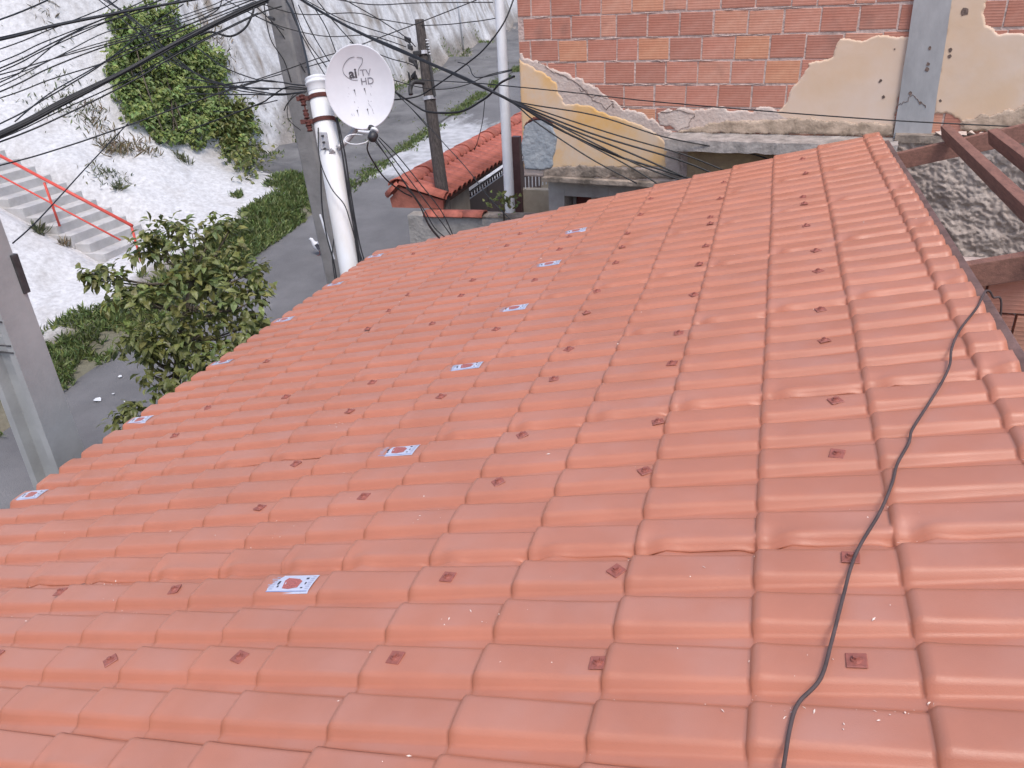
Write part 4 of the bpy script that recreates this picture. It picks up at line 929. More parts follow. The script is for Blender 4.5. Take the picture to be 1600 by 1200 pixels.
# satellite dish facing the eye's side, on an arm clamped to the mast
def build_dish():
    C = at(563, 137, 7.25)
    view = (Vector((0, 0, CZ)) - C).normalized()
    fw = (view + Vector((-.10, 0, .02))).normalized()
    up = Vector((-.04, 0, 1)); up = (up - fw * up.dot(fw)).normalized(); rt = up.cross(fw).normalized()
    ra, rb, dep = .308, .362, .07
    t = empty('satellite_dish', C, 'round off-white satellite dish with faded lettering on the white mast', 'satellite dish')
    def dp(x, y, h=0.0):
        r2 = (x / ra) ** 2 + (y / rb) ** 2; return C + rt * x + up * y + fw * (-dep * (1 - r2) + h + .03)
    mb = MB(); nr, ns = 14, 56; V = []; 
    for i in range(nr + 1):
        for k in range(ns):
            q = i / nr; a = 2 * math.pi * k / ns; V.append(dp(ra * q * math.cos(a), rb * q * math.sin(a)))
    Fq = [(i * ns + k, i * ns + (k + 1) % ns, (i + 1) * ns + (k + 1) % ns, (i + 1) * ns + k) for i in range(nr) for k in range(ns)]
    b0 = len(V)
    for (s, h) in ((1.025, .004), (1.035, -.006), (1.02, -.014), (.9, -.03), (.5, -.04 - dep * .55), (.02, -.03 - dep)):
        for k in range(ns):
            a = 2 * math.pi * k / ns; p = C + rt * (ra * s * math.cos(a)) + up * (rb * s * math.sin(a)) + fw * (.03 + h if s > .95 else (-dep * (1 - s * s) - .012 + .03)); V.append(p)
    for i in range(6):
        o0 = nr * ns if i == 0 else b0 + (i - 1) * ns; o1 = b0 + i * ns
        Fq += [(o0 + k, o0 + (k + 1) % ns, o1 + (k + 1) % ns, o1 + k) for k in range(ns)]
    mb.add(V, Fq); mb.build('reflector', M_DISH, t, smooth=True)
    ink = mat('faded_ink', (.07, .065, .075), rough=.6, var=.5, scale=40); ink2 = mat('worn_ink', (.26, .25, .28), rough=.6, var=.5, scale=40)
    def text(body, x, y, size, m, off=0.0):
        cu = bpy.data.curves.new('lettering', 'FONT'); cu.body = body; cu.size = size; cu.offset = off; cu.align_x = 'CENTER'; cu.resolution_u = 4
        o = bpy.data.objects.new('lettering', cu); COL.objects.link(o); dg = bpy.context.evaluated_depsgraph_get()
        me = bpy.data.meshes.new_from_object(o.evaluated_get(dg)); bpy.data.objects.remove(o); bpy.data.curves.remove(cu)
        for v in me.vertices: v.co = dp(x + v.co.x, y + v.co.y, .003)
        me.materials.clear(); me.materials.append(m); o = bpy.data.objects.new('lettering', me); link(o); pinv(o, t)
    px = ra / 55.0     # picture pixels to metres on the dish
    X = lambda x: (x - 563) * px; Yy = lambda y: (137 - y) * px * 1.02
    text('ai', X(554), Yy(121), .115, ink, .0035); text('TV', X(575), Yy(120), .085, ink2); text('HD', X(575.5), Yy(133), .085, ink2, .001)
    loop = [(565, 91), (573, 93), (572, 100), (565, 108), (563, 113), (563, 118)]
    l2 = [(561, 90), (554, 91), (546, 96), (540, 104), (539, 112), (544, 119), (552, 124), (560, 125)]
    for L in (loop, l2):
        pts = spline([dp(X(x), Yy(y), .0028) for x, y in L], 6); mb = MB(); mb.tube(pts, .0019, 4); mb.build('ink_outline', ink, t)
    for (x, y) in ((552, 139.5), (569, 139), (552, 171), (569, 171)):
        mb = MB(); c = dp(X(x), Yy(y), .0015); mb.tube([c, c + fw * .006], .0062, 8); mb.build('bolt_head', M_IRON, t)
        mb = MB(); mb.tube([dp(X(x), Yy(y), .0022), dp(X(x + .6), Yy(y + 5), .0022), dp(X(x + 1.2), Yy(y + 10), .0022)], [.003, .0018, .0004], 4); mb.build('rust_streak', M_IRON, t)
    mb = MB()
    for k in range(16):
        x = random.choice((541, 543, 577, 575, 553)) + random.gauss(0, 3); y = random.uniform(130, 178); mb.tube([dp(X(x), Yy(y), .002), dp(X(x + 1), Yy(y + random.uniform(1, 5)), .002)], random.uniform(.0008, .002), 4)
    mb.build('scratches', ink2, t)
    # arm behind, clamped to the mast
    a0 = C - fw * .16 + up * (-.22); a1 = MT + MAX * .66 + Vector((.13, -.06, 0)); mb = MB()
    mb.tube(spline([C - fw * .10 + up * (-.05), a0 + rt * (-.02), (a0 + a1) / 2 + Vector((-.0, 0, -.03)), a1], 6), .030, 10); mb.build('mounting_arm', mat('galvanised', (.42, .41, .42), rough=.5, metal=.3, var=.2), t, smooth=True)
    mb = MB(); q = MT + MAX * .58 + Vector((.02, -.112, 0)); mb.box(q, (.10, .012, .16), (1, 0, 0), MAX.cross(Vector((1, 0, 0))).normalized(), MAX); mb.build('clamp_plate', MATS['galvanised'], t, bevel=.003)
    mb = MB(); q = a1 + Vector((-.04, -.02, -.01)); mb.tube([q, q + Vector((-.05, -.03, -.05))], [.03, .012], 6); mb.build('arm_foot', MATS['galvanised'], t)
    for z in (.53, .59, .65):
        mb = MB(); c = MT + MAX * z + Vector((.03, -.12, 0)); mb.tube([c, c + Vector((0, -.025, 0))], .010, 6); mb.build('clamp_bolt', M_IRON, t)
    # feed arm and receiver in front of the lower rim
    hd = at(584, 211, 6.85); lo = dp(.02, -rb * .98)
    mb = MB(); mb.tube([lo, hd + Vector((-.03, .05, -.02))], .011, 8); mb.build('feed_arm', M_PLASTW, t)
    mb = MB(); mb.tube([at(560, 205, 6.9), at(572, 206.5, 6.87), at(579, 207, 6.85)], [.010, .012, .014], 8); mb.build('feed_bracket', M_PLASTW, t)
    mb = MB(); d1 = (at(577, 221, 6.85) - at(586, 199, 6.9)); L = d1.length; d1.normalize(); s0 = at(581.5, 197, 6.88)
    mb.tube([s0, s0 + d1 * .012, s0 + d1 * .035, s0 + d1 * .04], [.018, .030, .030, .016], 14); mb.build('feed_horn', M_IRON, t, smooth=True)
    s1 = at(585, 204, 6.86); mb = MB(); mb.tube([s1 - d1 * .012, s1 - d1 * .010, s1 + d1 * .01, s1 + d1 * .012], [.03, .036, .036, .03], 14); mb.build('holder_ring', M_PLASTW, t, smooth=True)
    s2 = at(585, 207, 6.84); mb = MB(); mb.tube([s2, s2 + d1 * .02, s2 + d1 * .075, s2 + d1 * .088], [.026, .044, .040, .022], 12); mb.build('receiver', mat('receiver_black', (.03, .03, .035), rough=.45), t, smooth=True)
    s3 = at(575, 221, 6.84)
    mb = MB(); mb.tube(spline([at(576, 219, 6.84), at(570, 223, 6.84), at(556, 225.5, 6.86), at(543, 223, 6.88), at(538.5, 218, 6.9), at(543, 212.5, 6.92), at(553, 210, 6.93), at(567, 211, 6.9)], 6), .005, 6); mb.build('white_lead', M_PLASTW, t, smooth=True)
build_dish()

# white steel pole behind the gate wall, slim far pole, wooden pole
T, B = plumb(781, 0, 9.6, 797, 327); B = Vector((T.x * .4 + B.x * .6, T.y * .4 + B.y * .6, B.z)); T3 = at(780.5, 0, 9.6) ; B3 = at(797, 328, 9.6 * 1.0 + .45)
ax = (T3 - B3).normalized(); G = B3 - ax * ((B3.z - (roadz(B3.y) + CZ)) / ax.z); WP_T = T3 + ax * 1.0
t = empty('white_pole', G, 'plain white painted steel pole standing beside the brick building corner', 'pole')
mb = MB(); mb.tube([WP_T, T3, B3, G], [.058, .062, .066, .068], 18); mb.build('shaft', M_STEELW, t, smooth=False)
for p in t.children[-1].data.polygons: p.use_smooth = len(p.vertices) == 4
g0 = onroad(725, 86); T4 = Vector((g0.x, g0.y, g0.z + 4.2))
t = empty('thin_white_pole', g0, 'slim white pole far up the lane against the white bank', 'pole')
mb = MB(); mb.tube([at(712, -20, 33.2), g0], .05, 8); mb.build('shaft', M_STEELW, t, smooth=True)

def build_wood_pole():
    T = at(655, 30, 10.0); B = at(689, 288, 10.35); ax = (B - T).normalized(); G = T + ax * ((T.z - (roadz(T.y) + CZ)) / -ax.z)
    t = empty('wooden_pole', G, 'dark weathered wooden utility post rising through the little gate roof', 'utility pole')
    mb = MB(); n = 26; pts = [T + (G - T) * (i / n) for i in range(n + 1)]; k = 10; V = []
    for i, p in enumerate(pts):
        w = (.055 + .03 * min(1, i / 12)) * (1 + .06 * fnoise(i * .9, 0, 0, 3))
        for q in range(k):
            a = 2 * math.pi * q / k; rr = w * (1 + .16 * fnoise(q * 2.1, i * .15, 4, 3)); V.append(p + Vector((math.cos(a) * rr * 1.1, math.sin(a) * rr * 1.1, 0)))
    mb.add(V, [(i * k + q, i * k + (q + 1) % k, (i + 1) * k + (q + 1) % k, (i + 1) * k + q) for i in range(n) for q in range(k)] + [tuple(range(k)), tuple(n * k + q for q in range(k))]); mb.build('post', M_WOODP, t)
    for z in (.42, .98):
        c = T + ax * z; mb = MB(); mb.tube([c - ax * .022, c + ax * .022], .085, 14); mb.build('metal_band', mat('band_metal', (.5, .5, .53), rough=.4, metal=.4), t)
    for i, (x, y) in enumerate(((637, 62), (641, 74), (645, 95), (649, 100), (646, 118), (640, 122), (652, 83))):
        c = at(x, y, 10.0); mb = MB(); mb.box(c, (.10, .06, .06), Vector((random.gauss(0, .5), .2, random.gauss(0, .5))).normalized()); mb.build('cable_joint', M_IRON, t, bevel=.012)
    c = T + ax * .30
    mb = MB()
    for q in range(6): mb.tube([T + ax * (.25 + q * .035) + Vector((.07, -.04, 0)), T + ax * (.25 + q * .035) + Vector((.115, -.04, 0))], .008, 5)
    mb.build('rack_teeth', M_STEELW, t)
    mb = MB(); mb.tube([T + ax * .3 + Vector((.08, -.03, 0)), T + ax * .95 + Vector((.09, -.03, 0))], .02, 6); mb.build('rack_rail', M_IRON, t)
    mb = MB(); mb.tube(spline([at(642, 148, 10), at(641, 138, 10), at(645, 129, 10), at(655, 128, 10.05), at(664, 130, 10.1)], 5), .030, 8); mb.build('bent_conduit', M_IRON, t, smooth=True)
    mb = MB(); mb.tube([at(651, 128, 10.05), at(648, 118, 10.0)], .03, 8); mb.build('insulator', M_IRON, t)
build_wood_pole()

# ================================================================== GATEHOUSE
def build_gatehouse():
    YF = 9.45
    ridge = onY(642, 281, 9.8); xr, zr = ridge.x, ridge.z
    ef = onY(692, 311, YF); xe, ze = ef.x, ef.z
    eb = onY(609, 309, YF); xb, zb = eb.x, eb.z
    Y1 = 16.5; gzz = roadz(11) + CZ - .2
    t = empty('gatehouse_roof', ((xe + xb) / 2, 12, ze), 'narrow red clay-tiled gable roof over the street gate', 'roof')
    # under-boards
    mb = MB(); th = .05
    mb.prism([(xe, YF + .05, ze - .03), (xr, YF + .05, zr - .03), (xb, YF + .05, zb - .03), (xb, YF + .05, zb - .08), (xr, YF + .05, zr - .09), (xe, YF + .05, ze - .08)], (0, Y1 - YF, 0)); mb.build('deck', mat('deck_wood', (.14, .07, .05), rough=.9, var=.3), t)
    # barrel tiles down each slope
    def barrel(P0, P1, r0, r1, seg=7):
        ax = (P1 - P0); L = ax.length; ax.normalize(); sd = Vector((0, 1, 0)); up = ax.cross(sd); 
        if up.z < 0: up = -up
        mb = MB(); V = []; 
        for (P, r) in ((P0, r0), (P1, r1)):
            for q in range(seg + 1):
                a = math.pi * q / seg; V.append(P + sd * math.cos(a) * r + up * math.sin(a) * r * .75)
            for q in range(seg + 1):
                a = math.pi * q / seg; V.append(P + sd * math.cos(a) * (r - .012) + up * (math.sin(a) * (r - .012) * .75 - .002))
        m = seg + 1; Fq = []
        for q in range(seg): Fq += [(q, q + 1, 2 * m + q + 1, 2 * m + q), (m + q, 3 * m + q, 3 * m + q + 1, m + q + 1), (q, m + q, m + q + 1, q + 1), (2 * m + q, 2 * m + q + 1, 3 * m + q + 1, 3 * m + q)]
        mb.add(V, Fq); return mb
    y = YF + .11; first = {}
    while y < Y1:
        for key, (xa, za) in (('f', (xe, ze)), ('b', (xb, zb))):
            if key == 'f' and y > 16: continue
            if key not in first:
                P0 = Vector((xr + (xa - xr) * .05, y, zr - .01)); P1 = Vector((xa + (.04 if key == 'f' else -.04), y, za - .01)); o = barrel(P0, P1, .078, .095).build('tile', M_CLAY, t, smooth=True); first[key] = (o, y)
            else:
                o0, y0 = first[key]; o = o0.copy(); link(o); o.location = o0.location + Vector((0, y - y0, random.uniform(-.006, .006))); o.rotation_euler = (0, 0, random.gauss(0, .01))
                o.rotation_euler = (0, 0, 0)
        y += .195
    # ridge tiles, laid in overlapping lengths and bedded in mortar
    y = YF - .05; k = 0; r0 = None
    while y < Y1:
        if r0 is None:
            mb = MB(); V = []; seg = 8
            for (yy, r) in ((y, .155), (y + .44, .135)):
                for q in range(seg + 1):
                    a = math.pi * q / seg; V.append((xr + math.cos(a) * r, yy, zr + .015 + math.sin(a) * r * .62))
                for q in range(seg + 1):
                    a = math.pi * q / seg; V.append((xr + math.cos(a) * (r - .015), yy, zr + .01 + math.sin(a) * (r - .015) * .62))
            m = seg + 1; Fq = []
            for q in range(seg): Fq += [(q, q + 1, 2 * m + q + 1, 2 * m + q), (m + q, 3 * m + q, 3 * m + q + 1, m + q + 1), (q, m + q, m + q + 1, q + 1)]
            mb.add(V, Fq); r0 = mb.build('ridge_tile', M_CLAY, t, smooth=True); ry = y
        else:
            o = r0.copy(); link(o); o.location = r0.location + Vector((random.gauss(0, .004), y - ry, random.uniform(-.006, .006)))
        y += .40
    mb = MB(); n = 60; V = []
    mb.tube([Vector((xr + .15 + .01 * fnoise(i * .7, 0, 0, 3), YF + .1 + i * (Y1 - YF) / n, zr - .045)) for i in range(n)], [.03 * (1 + .5 * fnoise(i * 1.3, 4, 0, 3)) for i in range(n)], 6); mb.build('ridge_mortar', mat('ridge_mortar', (.16, .07, .055), rough=.95, var=.3, scale=20), t)
    # red fascia of the gable end and barge tiles
    mb = MB(); mb.prism([(xb, YF, zb - .01), (xr, YF, zr - .02), (xe, YF, ze - .02), (xe - .01, YF, ze - .13), (xb + .02, YF, zb - .13)], (0, .04, 0)); mb.build('gable_board', mat('gable_clay', (.40, .14, .10), rough=.85, var=.25, scale=8, bump=.4), t)
    for (xa, za) in ((xe, ze), (xb, zb)):
        P0 = Vector((xr, YF + .03, zr + .03)); P1 = Vector((xa + (xa - xr) * .06, YF + .03, za + .02)); barrel(P0, P1, .09, .10).build('barge_tile', M_CLAY, t, smooth=True)
    # gate wall towards the eye
    YW = 9.25
    pl, pr_ = onY(636, 335, YW), onY(859, 335, YW); ztop = onY(700, 338, YW).z
    w = empty('gate_wall', ((pl.x + pr_.x) / 2, YW, gzz), 'rough grey rendered wall below the small gate roof', 'wall')
    mb = MB(); mb.box(((pl.x + pr_.x) / 2, YW + .11, (ztop + gzz) / 2), (pr_.x - pl.x, .22, ztop - gzz)); mb.build('wall_body', M_GWALL, w, bevel=.012)
    mb = MB(); mb.box(((pl.x + pr_.x) / 2 + .5, YW + .11, ztop + .008), ((pr_.x - pl.x) * .55, .24, .025)); mb.build('coping', M_GRIME, w, bevel=.006)
    xc0, xc1 = onY(662, 330, YW).x, onY(752, 334, YW).x; n = 3
    for i in range(n):
        x0 = xc0 + (xc1 - xc0) * i / n; x1 = xc0 + (xc1 - xc0) * (i + 1.08) / n; mb = MB()
        V = []; seg = 7
        for xx, r in ((x0, .115), (x1, .125)):
            for q in range(seg + 1): a = math.pi * q / seg; V.append((xx, YW + .07 + math.cos(a) * r, ztop + .0 + math.sin(a) * r * .5 + .006 * i))
            for q in range(seg + 1): a = math.pi * q / seg; V.append((xx, YW + .07 + math.cos(a) * (r - .012), ztop - .012 + math.sin(a) * (r - .012) * .5 + .006 * i))
        m = seg + 1; Fq = []
        for q in range(seg): Fq += [(q, q + 1, 2 * m + q + 1, 2 * m + q), (m + q, 3 * m + q, 3 * m + q + 1, m + q + 1), (q, m + q, m + q + 1, q + 1), (2 * m + q, 2 * m + q + 1, 3 * m + q + 1, 3 * m + q)]
        mb.add(V, Fq); mb.build('coping_tile', M_CLAY, w, smooth=True)
    # pillars and the metal gate along the street side of the yard
    XG = xe - .22
    for yy in (9.7, 15.2):
        p = empty('gate_pillar', (XG, yy, gzz), 'tan rendered pillar carrying the near end of the gate roof' if yy < 12 else 'tan rendered pillar at the far end of the gate roof', 'pillar')
        mb = MB(); mb.box((XG + .03, yy + .45, (ze - .09 + gzz) / 2), (.30, .8, ze - .09 - gzz)); mb.build('shaft', M_TAN, p, bevel=.01)
    g = empty('metal_gate', (XG, 12.5, gzz), 'dark maroon sheet-metal gate with a row of holes along its top', 'gate')
    yg0, yg1 = 10.75, 15.0; zt = ze - .38
    mb = MB()
    n = 4
    for i in range(n):
        a = yg0 + (yg1 - yg0) * i / n + .01; b = yg0 + (yg1 - yg0) * (i + 1) / n - .01
        mb = MB(); mb.box((XG, (a + b) / 2, (zt + gzz) / 2), (.03, b - a, zt - gzz)); mb.build('gate_panel', M_GATE, g)
    for i in range(34):
        yy = yg0 + .06 + i * .125
        mb = MB(); mb.tube([(XG, yy, zt), (XG, yy, zt + .085)], .016, 5); mb.build('gate_spike', M_GATE, g) if i < 34 else None
    mb = MB(); mb.tube([(XG, yg0, zt + .09), (XG, yg1, zt + .09)], .018, 6); mb.build('top_bar', M_GATE, g)
    mb = MB(); mb.tube([(XG, yg0, zt + .0), (XG, yg1, zt + .0)], .0165, 6); mb.build('lower_bar', M_STEELW, g)
    # yard side wall with a barred opening, seen past the white pole
    sw = empty('yard_wall', (XG + .9, 13, gzz), 'tan yard wall with white window bars under the brick building', 'wall')
    q0 = onY(828, 305, 12.0); q1 = onY(862, 292, 10.2); xw = q0.x + .25
    mb = MB(); mb.box((xw + .45, 11.6, (q0.z + gzz) / 2 + .1), (1.4, .15, q0.z - gzz + .2)); mb.build('wall_body', M_TAN, sw)
    mb = MB(); mb.box((onY(812, 300, 11.55).x, 11.5, (q0.z + gzz) / 2 + .5), (.12, .12, q0.z - gzz + 1)); mb.build('dark_post', M_GATE, sw)
    for i in range(12):
        x = onY(822, 290, 11.55).x + i * .055; zz = q0.z + .22 + i * .012
        mb = MB(); mb.tube([(x, 11.52, zz), (x, 11.52, zz + .17)], .009, 5); mb.build('window_bar', M_STEELW, sw)
    yd = MB(); yd.box((xw - .4, 12, gzz + .3), (2.0, 6, .02)); tag(yd.build('yard_floor', M_GWALL), kind='structure')
    # a small leafy plant at the foot of the white pole
    q = at(786, 318, 9.75); pt = empty('potted_plant', q, 'small dark leafy plant at the foot of the white pole', 'plant'); n = 60
    P = np.array([[q.x, q.y, q.z]]) + rng.normal(size=(n, 3)) * [.10, .06, .07]
    leaf_cloud('leaves', P, unit(n) + [0, 0, .4], unit(n), rng.uniform(.05, .10, n), rng.uniform(.03, .05, n), M_LEAF, pt)
    mb = MB(); mb.tube([q, q - Vector((0, 0, .6))], .012, 5); mb.build('stem', M_BARK, pt)
build_gatehouse()

# ================================================================== TREE beside the street
def build_tree():
    base = at(275, 742, 7.6); gz = roadz(base.y) + CZ
    G = Vector((base.x - .05, base.y + .05, gz))
    t = empty('leafy_tree', G, 'bushy young tree with large drooping olive-green leaves at the eave', 'tree')
    fork = at(272, 640, 7.8); mid = at(285, 520, 8.0)
    cl = [(240, 365, 8.0, .16), (270, 352, 8.1, .17), (300, 365, 8.2, .20), (335, 362, 8.3, .17), (362, 352, 8.3, .11), (225, 385, 7.9, .12), (255, 400, 7.9, .22), (310, 405, 8.0, .26), (350, 400, 8.2, .18),
          (330, 440, 8.0, .28), (370, 430, 8.2, .20), (395, 425, 8.2, .14), (405, 445, 8.2, .12), (395, 470, 8.1, .18), (360, 480, 7.9, .26), (300, 470, 7.8, .28), (255, 455, 7.8, .20), (225, 470, 7.7, .16), (205, 460, 7.7, .10),
          (180, 432, 7.7, .09), (160, 438, 7.7, .09), (140, 428, 7.7, .05), (175, 468, 7.65, .08), (270, 510, 7.7, .26), (320, 520, 7.8, .26), (370, 520, 7.9, .22), (395, 505, 8.0, .15), (225, 515, 7.65, .18), (200, 535, 7.6, .12),
          (250, 550, 7.65, .20), (300, 565, 7.65, .22), (345, 560, 7.8, .20), (235, 585, 7.6, .14), (270, 600, 7.6, .18), (310, 600, 7.6, .14), (225, 540, 7.6, .16), (205, 652, 7.5, .12), (185, 655, 7.5, .08), (225, 640, 7.5, .10), (300, 500, 8.3, .30), (340, 470, 8.5, .28)]
    mb = MB(); mb.tube(spline([G - Vector((0, 0, .1)), base, fork, mid, at(300, 440, 8.0)], 5), [.07 - .0022 * i for i in range(21)], 8); mb.build('trunk', M_BARK, t, smooth=True)
    nodes = [fork, at(280, 580, 7.9), mid, at(296, 480, 8.0), at(300, 440, 8.0)]
    tips = []
    for (x, y, z, r) in cl:
        c = at(x, y, z); s = min(nodes, key=lambda q: (q - c).length + .6 * max(0, q.z - c.z + .1)); m_ = s.lerp(c, .5) + Vector((random.gauss(0, .05), random.gauss(0, .05), -.06))
        mb = MB(); mb.tube(spline([s, m_, c], 4), [.017, .016, .015, .014, .012, .010, .008, .006, .005], 5); mb.build('branch', M_BARK, t, smooth=True); tips.append((c, r))
    P = []; D = []
    for c, r in tips:
        nt = max(5, int(r * 62))
        for k in range(nt):
            d = Vector((random.gauss(0, 1), random.gauss(0, 1), random.gauss(0, .9))).normalized(); tw = c + d * r * random.uniform(.35, 1.15)
            for q in range(random.randint(5, 9)):
                dd = (d * .5 + Vector((random.gauss(0, .7), random.gauss(0, .7), random.gauss(-.35, .45)))).normalized()
                P.append(tw + Vector((random.gauss(0, .035), random.gauss(0, .035), random.gauss(0, .035)))); D.append(dd)
    n = len(P); P = np.array([tuple(p) for p in P]); D = np.array([tuple(d) for d in D])
    dist = P @ np.array([R[0, 2], R[1, 2], R[2, 2]]) ; order = np.argsort(dist)
    near = set(order[:280].tolist()); rest = np.array([i for i in range(n) if i not in near])
    L = rng.uniform(.085, .145, n); Wd = L * rng.uniform(.40, .54, n); Nn = unit(n) * .55 + np.array([0, 0, 1.0])
    leaf_cloud('crown', P[rest], D[rest], Nn[rest], L[rest], Wd[rest], M_LEAF, t, fold=.2, droop=.18)['kind'] = 'stuff'
    lm = []
    for k in range(6):
        V, T_ = leaf_quads(np.zeros((1, 3)), np.array([[1., 0, 0]]), np.array([[0, 0, 1.]]), np.array([.1]), np.array([.1 * random.uniform(.38, .52)]), .2, .12 + .05 * k)
        me = bpy.data.meshes.new('leaf'); me.from_pydata([tuple(v) for v in V], [], [tuple(int(i) for i in f) for f in T_]); a = me.color_attributes.new('Col', 'FLOAT_COLOR', 'POINT')
        q = random.uniform(.7, 1.35)
        for v in range(len(me.vertices)): a.data[v].color = (q * random.uniform(.95, 1.15), q, q * .9, 1)
        me.materials.append(M_LEAF); lm.append(me)
    inv = t.matrix_world.inverted()
    for i in near:
        o = bpy.data.objects.new('leaf', random.choice(lm)); link(o, t); o.matrix_parent_inverse = inv
        d = Vector(D[i].tolist()); s = d.cross(Vector(Nn[i].tolist())).normalized(); u = s.cross(d)
        Mx = Matrix((d, -s, u)).transposed().to_4x4(); Mx.translation = Vector(P[i].tolist()); k = L[i] / .1
        o.matrix_world = Mx @ Matrix.Diagonal((k, k, k, 1))
build_tree()

# ================================================================== BIRD on the street
def build_bird():
    g = onroad(501, 398); t = empty('bird', g, 'white and black bird walking on the grey street', 'bird')
    fwd = Vector((-.75, -.1, 0)).normalized(); up = Vector((0, 0, 1)); sd = fwd.cross(up)
    s = 1.25
    spine = [(-.17, .10, .012), (-.12, .115, .035), (-.06, .13, .062), (0, .145, .075), (.05, .165, .066), (.085, .20, .042), (.10, .235, .028), (.115, .265, .028), (.135, .272, .022), (.16, .266, .006)]
    mb = MB(); pts = [g + (fwd * a + up * (b - .0)) * s for a, b, r in spine]; mb.tube(pts, [r * s for a, b, r in spine], 12)
    bo = mb.build('body', [mat('feather_white', (.75, .75, .78), rough=.8), mat('feather_dark', (.06, .06, .075), rough=.7), mat('feather_grey', (.3, .31, .35), rough=.8)], t, smooth=True)
    for p in bo.data.polygons:
        c = p.center; a = (c - g).dot(fwd) / s; p.material_index = 1 if a < -.09 else (2 if -.02 < a < .015 else 0)
    for q in (-1, 1):
        mb = MB(); V = [g + (fwd * a + up * b + sd * q * c_) * s for a, b, c_ in ((.05, .19, .062), (.0, .21, .07), (-.08, .17, .066), (-.16, .11, .03), (-.08, .11, .07), (.0, .11, .078))]
        mb.add(V, [(0, 1, 2, 5), (5, 2, 3, 4)]); w = mb.build('wing', MATS['feather_dark'], t); md = w.modifiers.new('thickness', 'SOLIDIFY'); md.thickness = .01
        mb = MB(); a0 = g + (fwd * .0 + up * .09 + sd * q * .03) * s; mb.tube([a0, g + (fwd * (-.01) + up * .045 + sd * q * .035) * s, g + (fwd * .01 + sd * q * .035) * s + up * .004, g + (fwd * .045 + sd * q * .04) * s + up * .004], [.012, .007, .006, .004], 6); mb.build('leg', mat('bird_leg', (.35, .12, .10), rough=.7), t)
build_bird()
# scraps of litter on the street
for i, (x, y, s) in enumerate(((153, 628, .08), (188, 591, .04), (196, 630, .02), (178, 618, .025))):
    g = onroad(x, y); mb = MB(); k = 7
    mb.prism([g + Vector((s * math.cos(q * 6.283 / k) * random.uniform(.5, 1), s * math.sin(q * 6.283 / k) * random.uniform(.5, 1), .02 + random.uniform(0, .02))) for q in range(k)], (0, 0, .006))
    tag(mb.build('paper_scrap', M_PLASTW), ['largest flat white scrap of litter on the street beside the left pole', 'white scrap of litter on the street at the verge side', 'tiny white scrap of litter on the street nearest the tree', 'pale scrap of litter between the largest scrap and the verge'][i], 'litter')

# ================================================================== OVERHEAD CABLES
def wire(pix, zs, r, label, group=None, m=None, name='overhead_cable', jit=0):
    n = len(pix); pts = []
    cum = [0]
    for i in range(1, n): cum.append(cum[-1] + math.hypot(pix[i][0] - pix[i - 1][0], pix[i][1] - pix[i - 1][1]))
    for i, (x, y) in enumerate(pix):
        if len(zs) == 2: z = zs[0] + (zs[1] - zs[0]) * cum[i] / cum[-1]
        else: z = zs[i]
        pts.append(at(x, y, z))
    mb = MB(); mb.tube(spline(pts, 6), r, 6); o = mb.build(name, m or M_CABLE, smooth=True); tag(o, label, 'cable', group); return o
def Z1(l): return [(x / 3, y / 3) for x, y in l]
def Z2(l): return [(400 + x / 2.7275, y / 2.7275) for x, y in l]
def Z3(l): return [(800 + x / 3.3333, y / 3.3333) for x, y in l]
SWEEP = []
G1 = 'thin cables sweeping across the white hillside'; L1 = 'thin black overhead cable sweeping across the white hillside'
def ext(l): # carry a cable on past the left border
    (x0, y0), (x1, y1) = l[0], l[1]; k = 260 / max(30, x1 - x0); return [(x0 - 260, y0 - (y1 - y0) * k * .8)] + l
for l, r in ((Z1([(0, 92), (225, 0)]), .009), (Z1([(0, 230), (230, 140), (480, 40), (560, -8)]), .006), (Z1([(0, 290), (200, 200), (480, 90), (640, 20), (700, -10)]), .006),
             (Z1([(0, 320), (250, 200), (470, 95), (700, 20), (780, -10)]), .007), (Z1([(0, 336), (200, 238), (460, 120), (560, 80), (760, -5)]), .006), (Z1([(0, 350), (200, 290), (520, 200), (900, 90), (1100, -5)]), .006),
             (Z1([(0, 386), (120, 320), (300, 180), (500, 100), (640, 60), (860, -6)]), .006), (Z1([(0, 430), (230, 320), (520, 210), (840, 130), (1180, 0)]), .007), (Z1([(0, 460), (230, 375), (500, 290), (720, 200), (1190, 10)]), .006),
             (Z1([(0, 580), (200, 470), (420, 340), (560, 250), (760, 170), (1000, 60), (1040, 0)]), .007), (Z1([(70, 570), (230, 440), (420, 330), (540, 255), (720, 110), (860, 20)]), .006),
             (Z1([(0, 665), (300, 540), (620, 380), (840, 250), (1200, 70), (1320, 30)]), .008), (Z1([(0, 650), (280, 520), (600, 372), (860, 230), (1210, 60)]), .006),
             (Z1([(0, 372), (240, 280), (500, 150), (700, 120), (980, 30), (1060, -8)]), .005), (Z1([(0, 405), (240, 280), (440, 210), (700, 140), (1000, 40), (1200, -10)]), .005)):
    SWEEP.append((l[0][1] if l[0][0] < 5 else l[0][1] + 6, ext(l) if l[0][0] == 0 else l, r))
NTH = ['topmost', 'second', 'third', 'fourth', 'fifth', 'sixth', 'seventh', 'eighth', 'ninth', 'tenth', 'eleventh', 'twelfth', 'thirteenth', 'fourteenth', 'lowest']
for i, (_, l, r) in enumerate(sorted(SWEEP, key=lambda q: q[0])):
    wire(l, (6.6, 9.0), r, 'thin black cable sweeping over the white hillside, ' + NTH[i] + (' from the top' if 0 < i < 14 else '') + ' at the left border', G1)
wire(ext(Z1([(0, 186), (240, 125), (500, 72), (620, 48), (900, 0), (960, -12)])), (6.8, 9.1), .013, 'thicker black cable crossing the top left above the creeper')
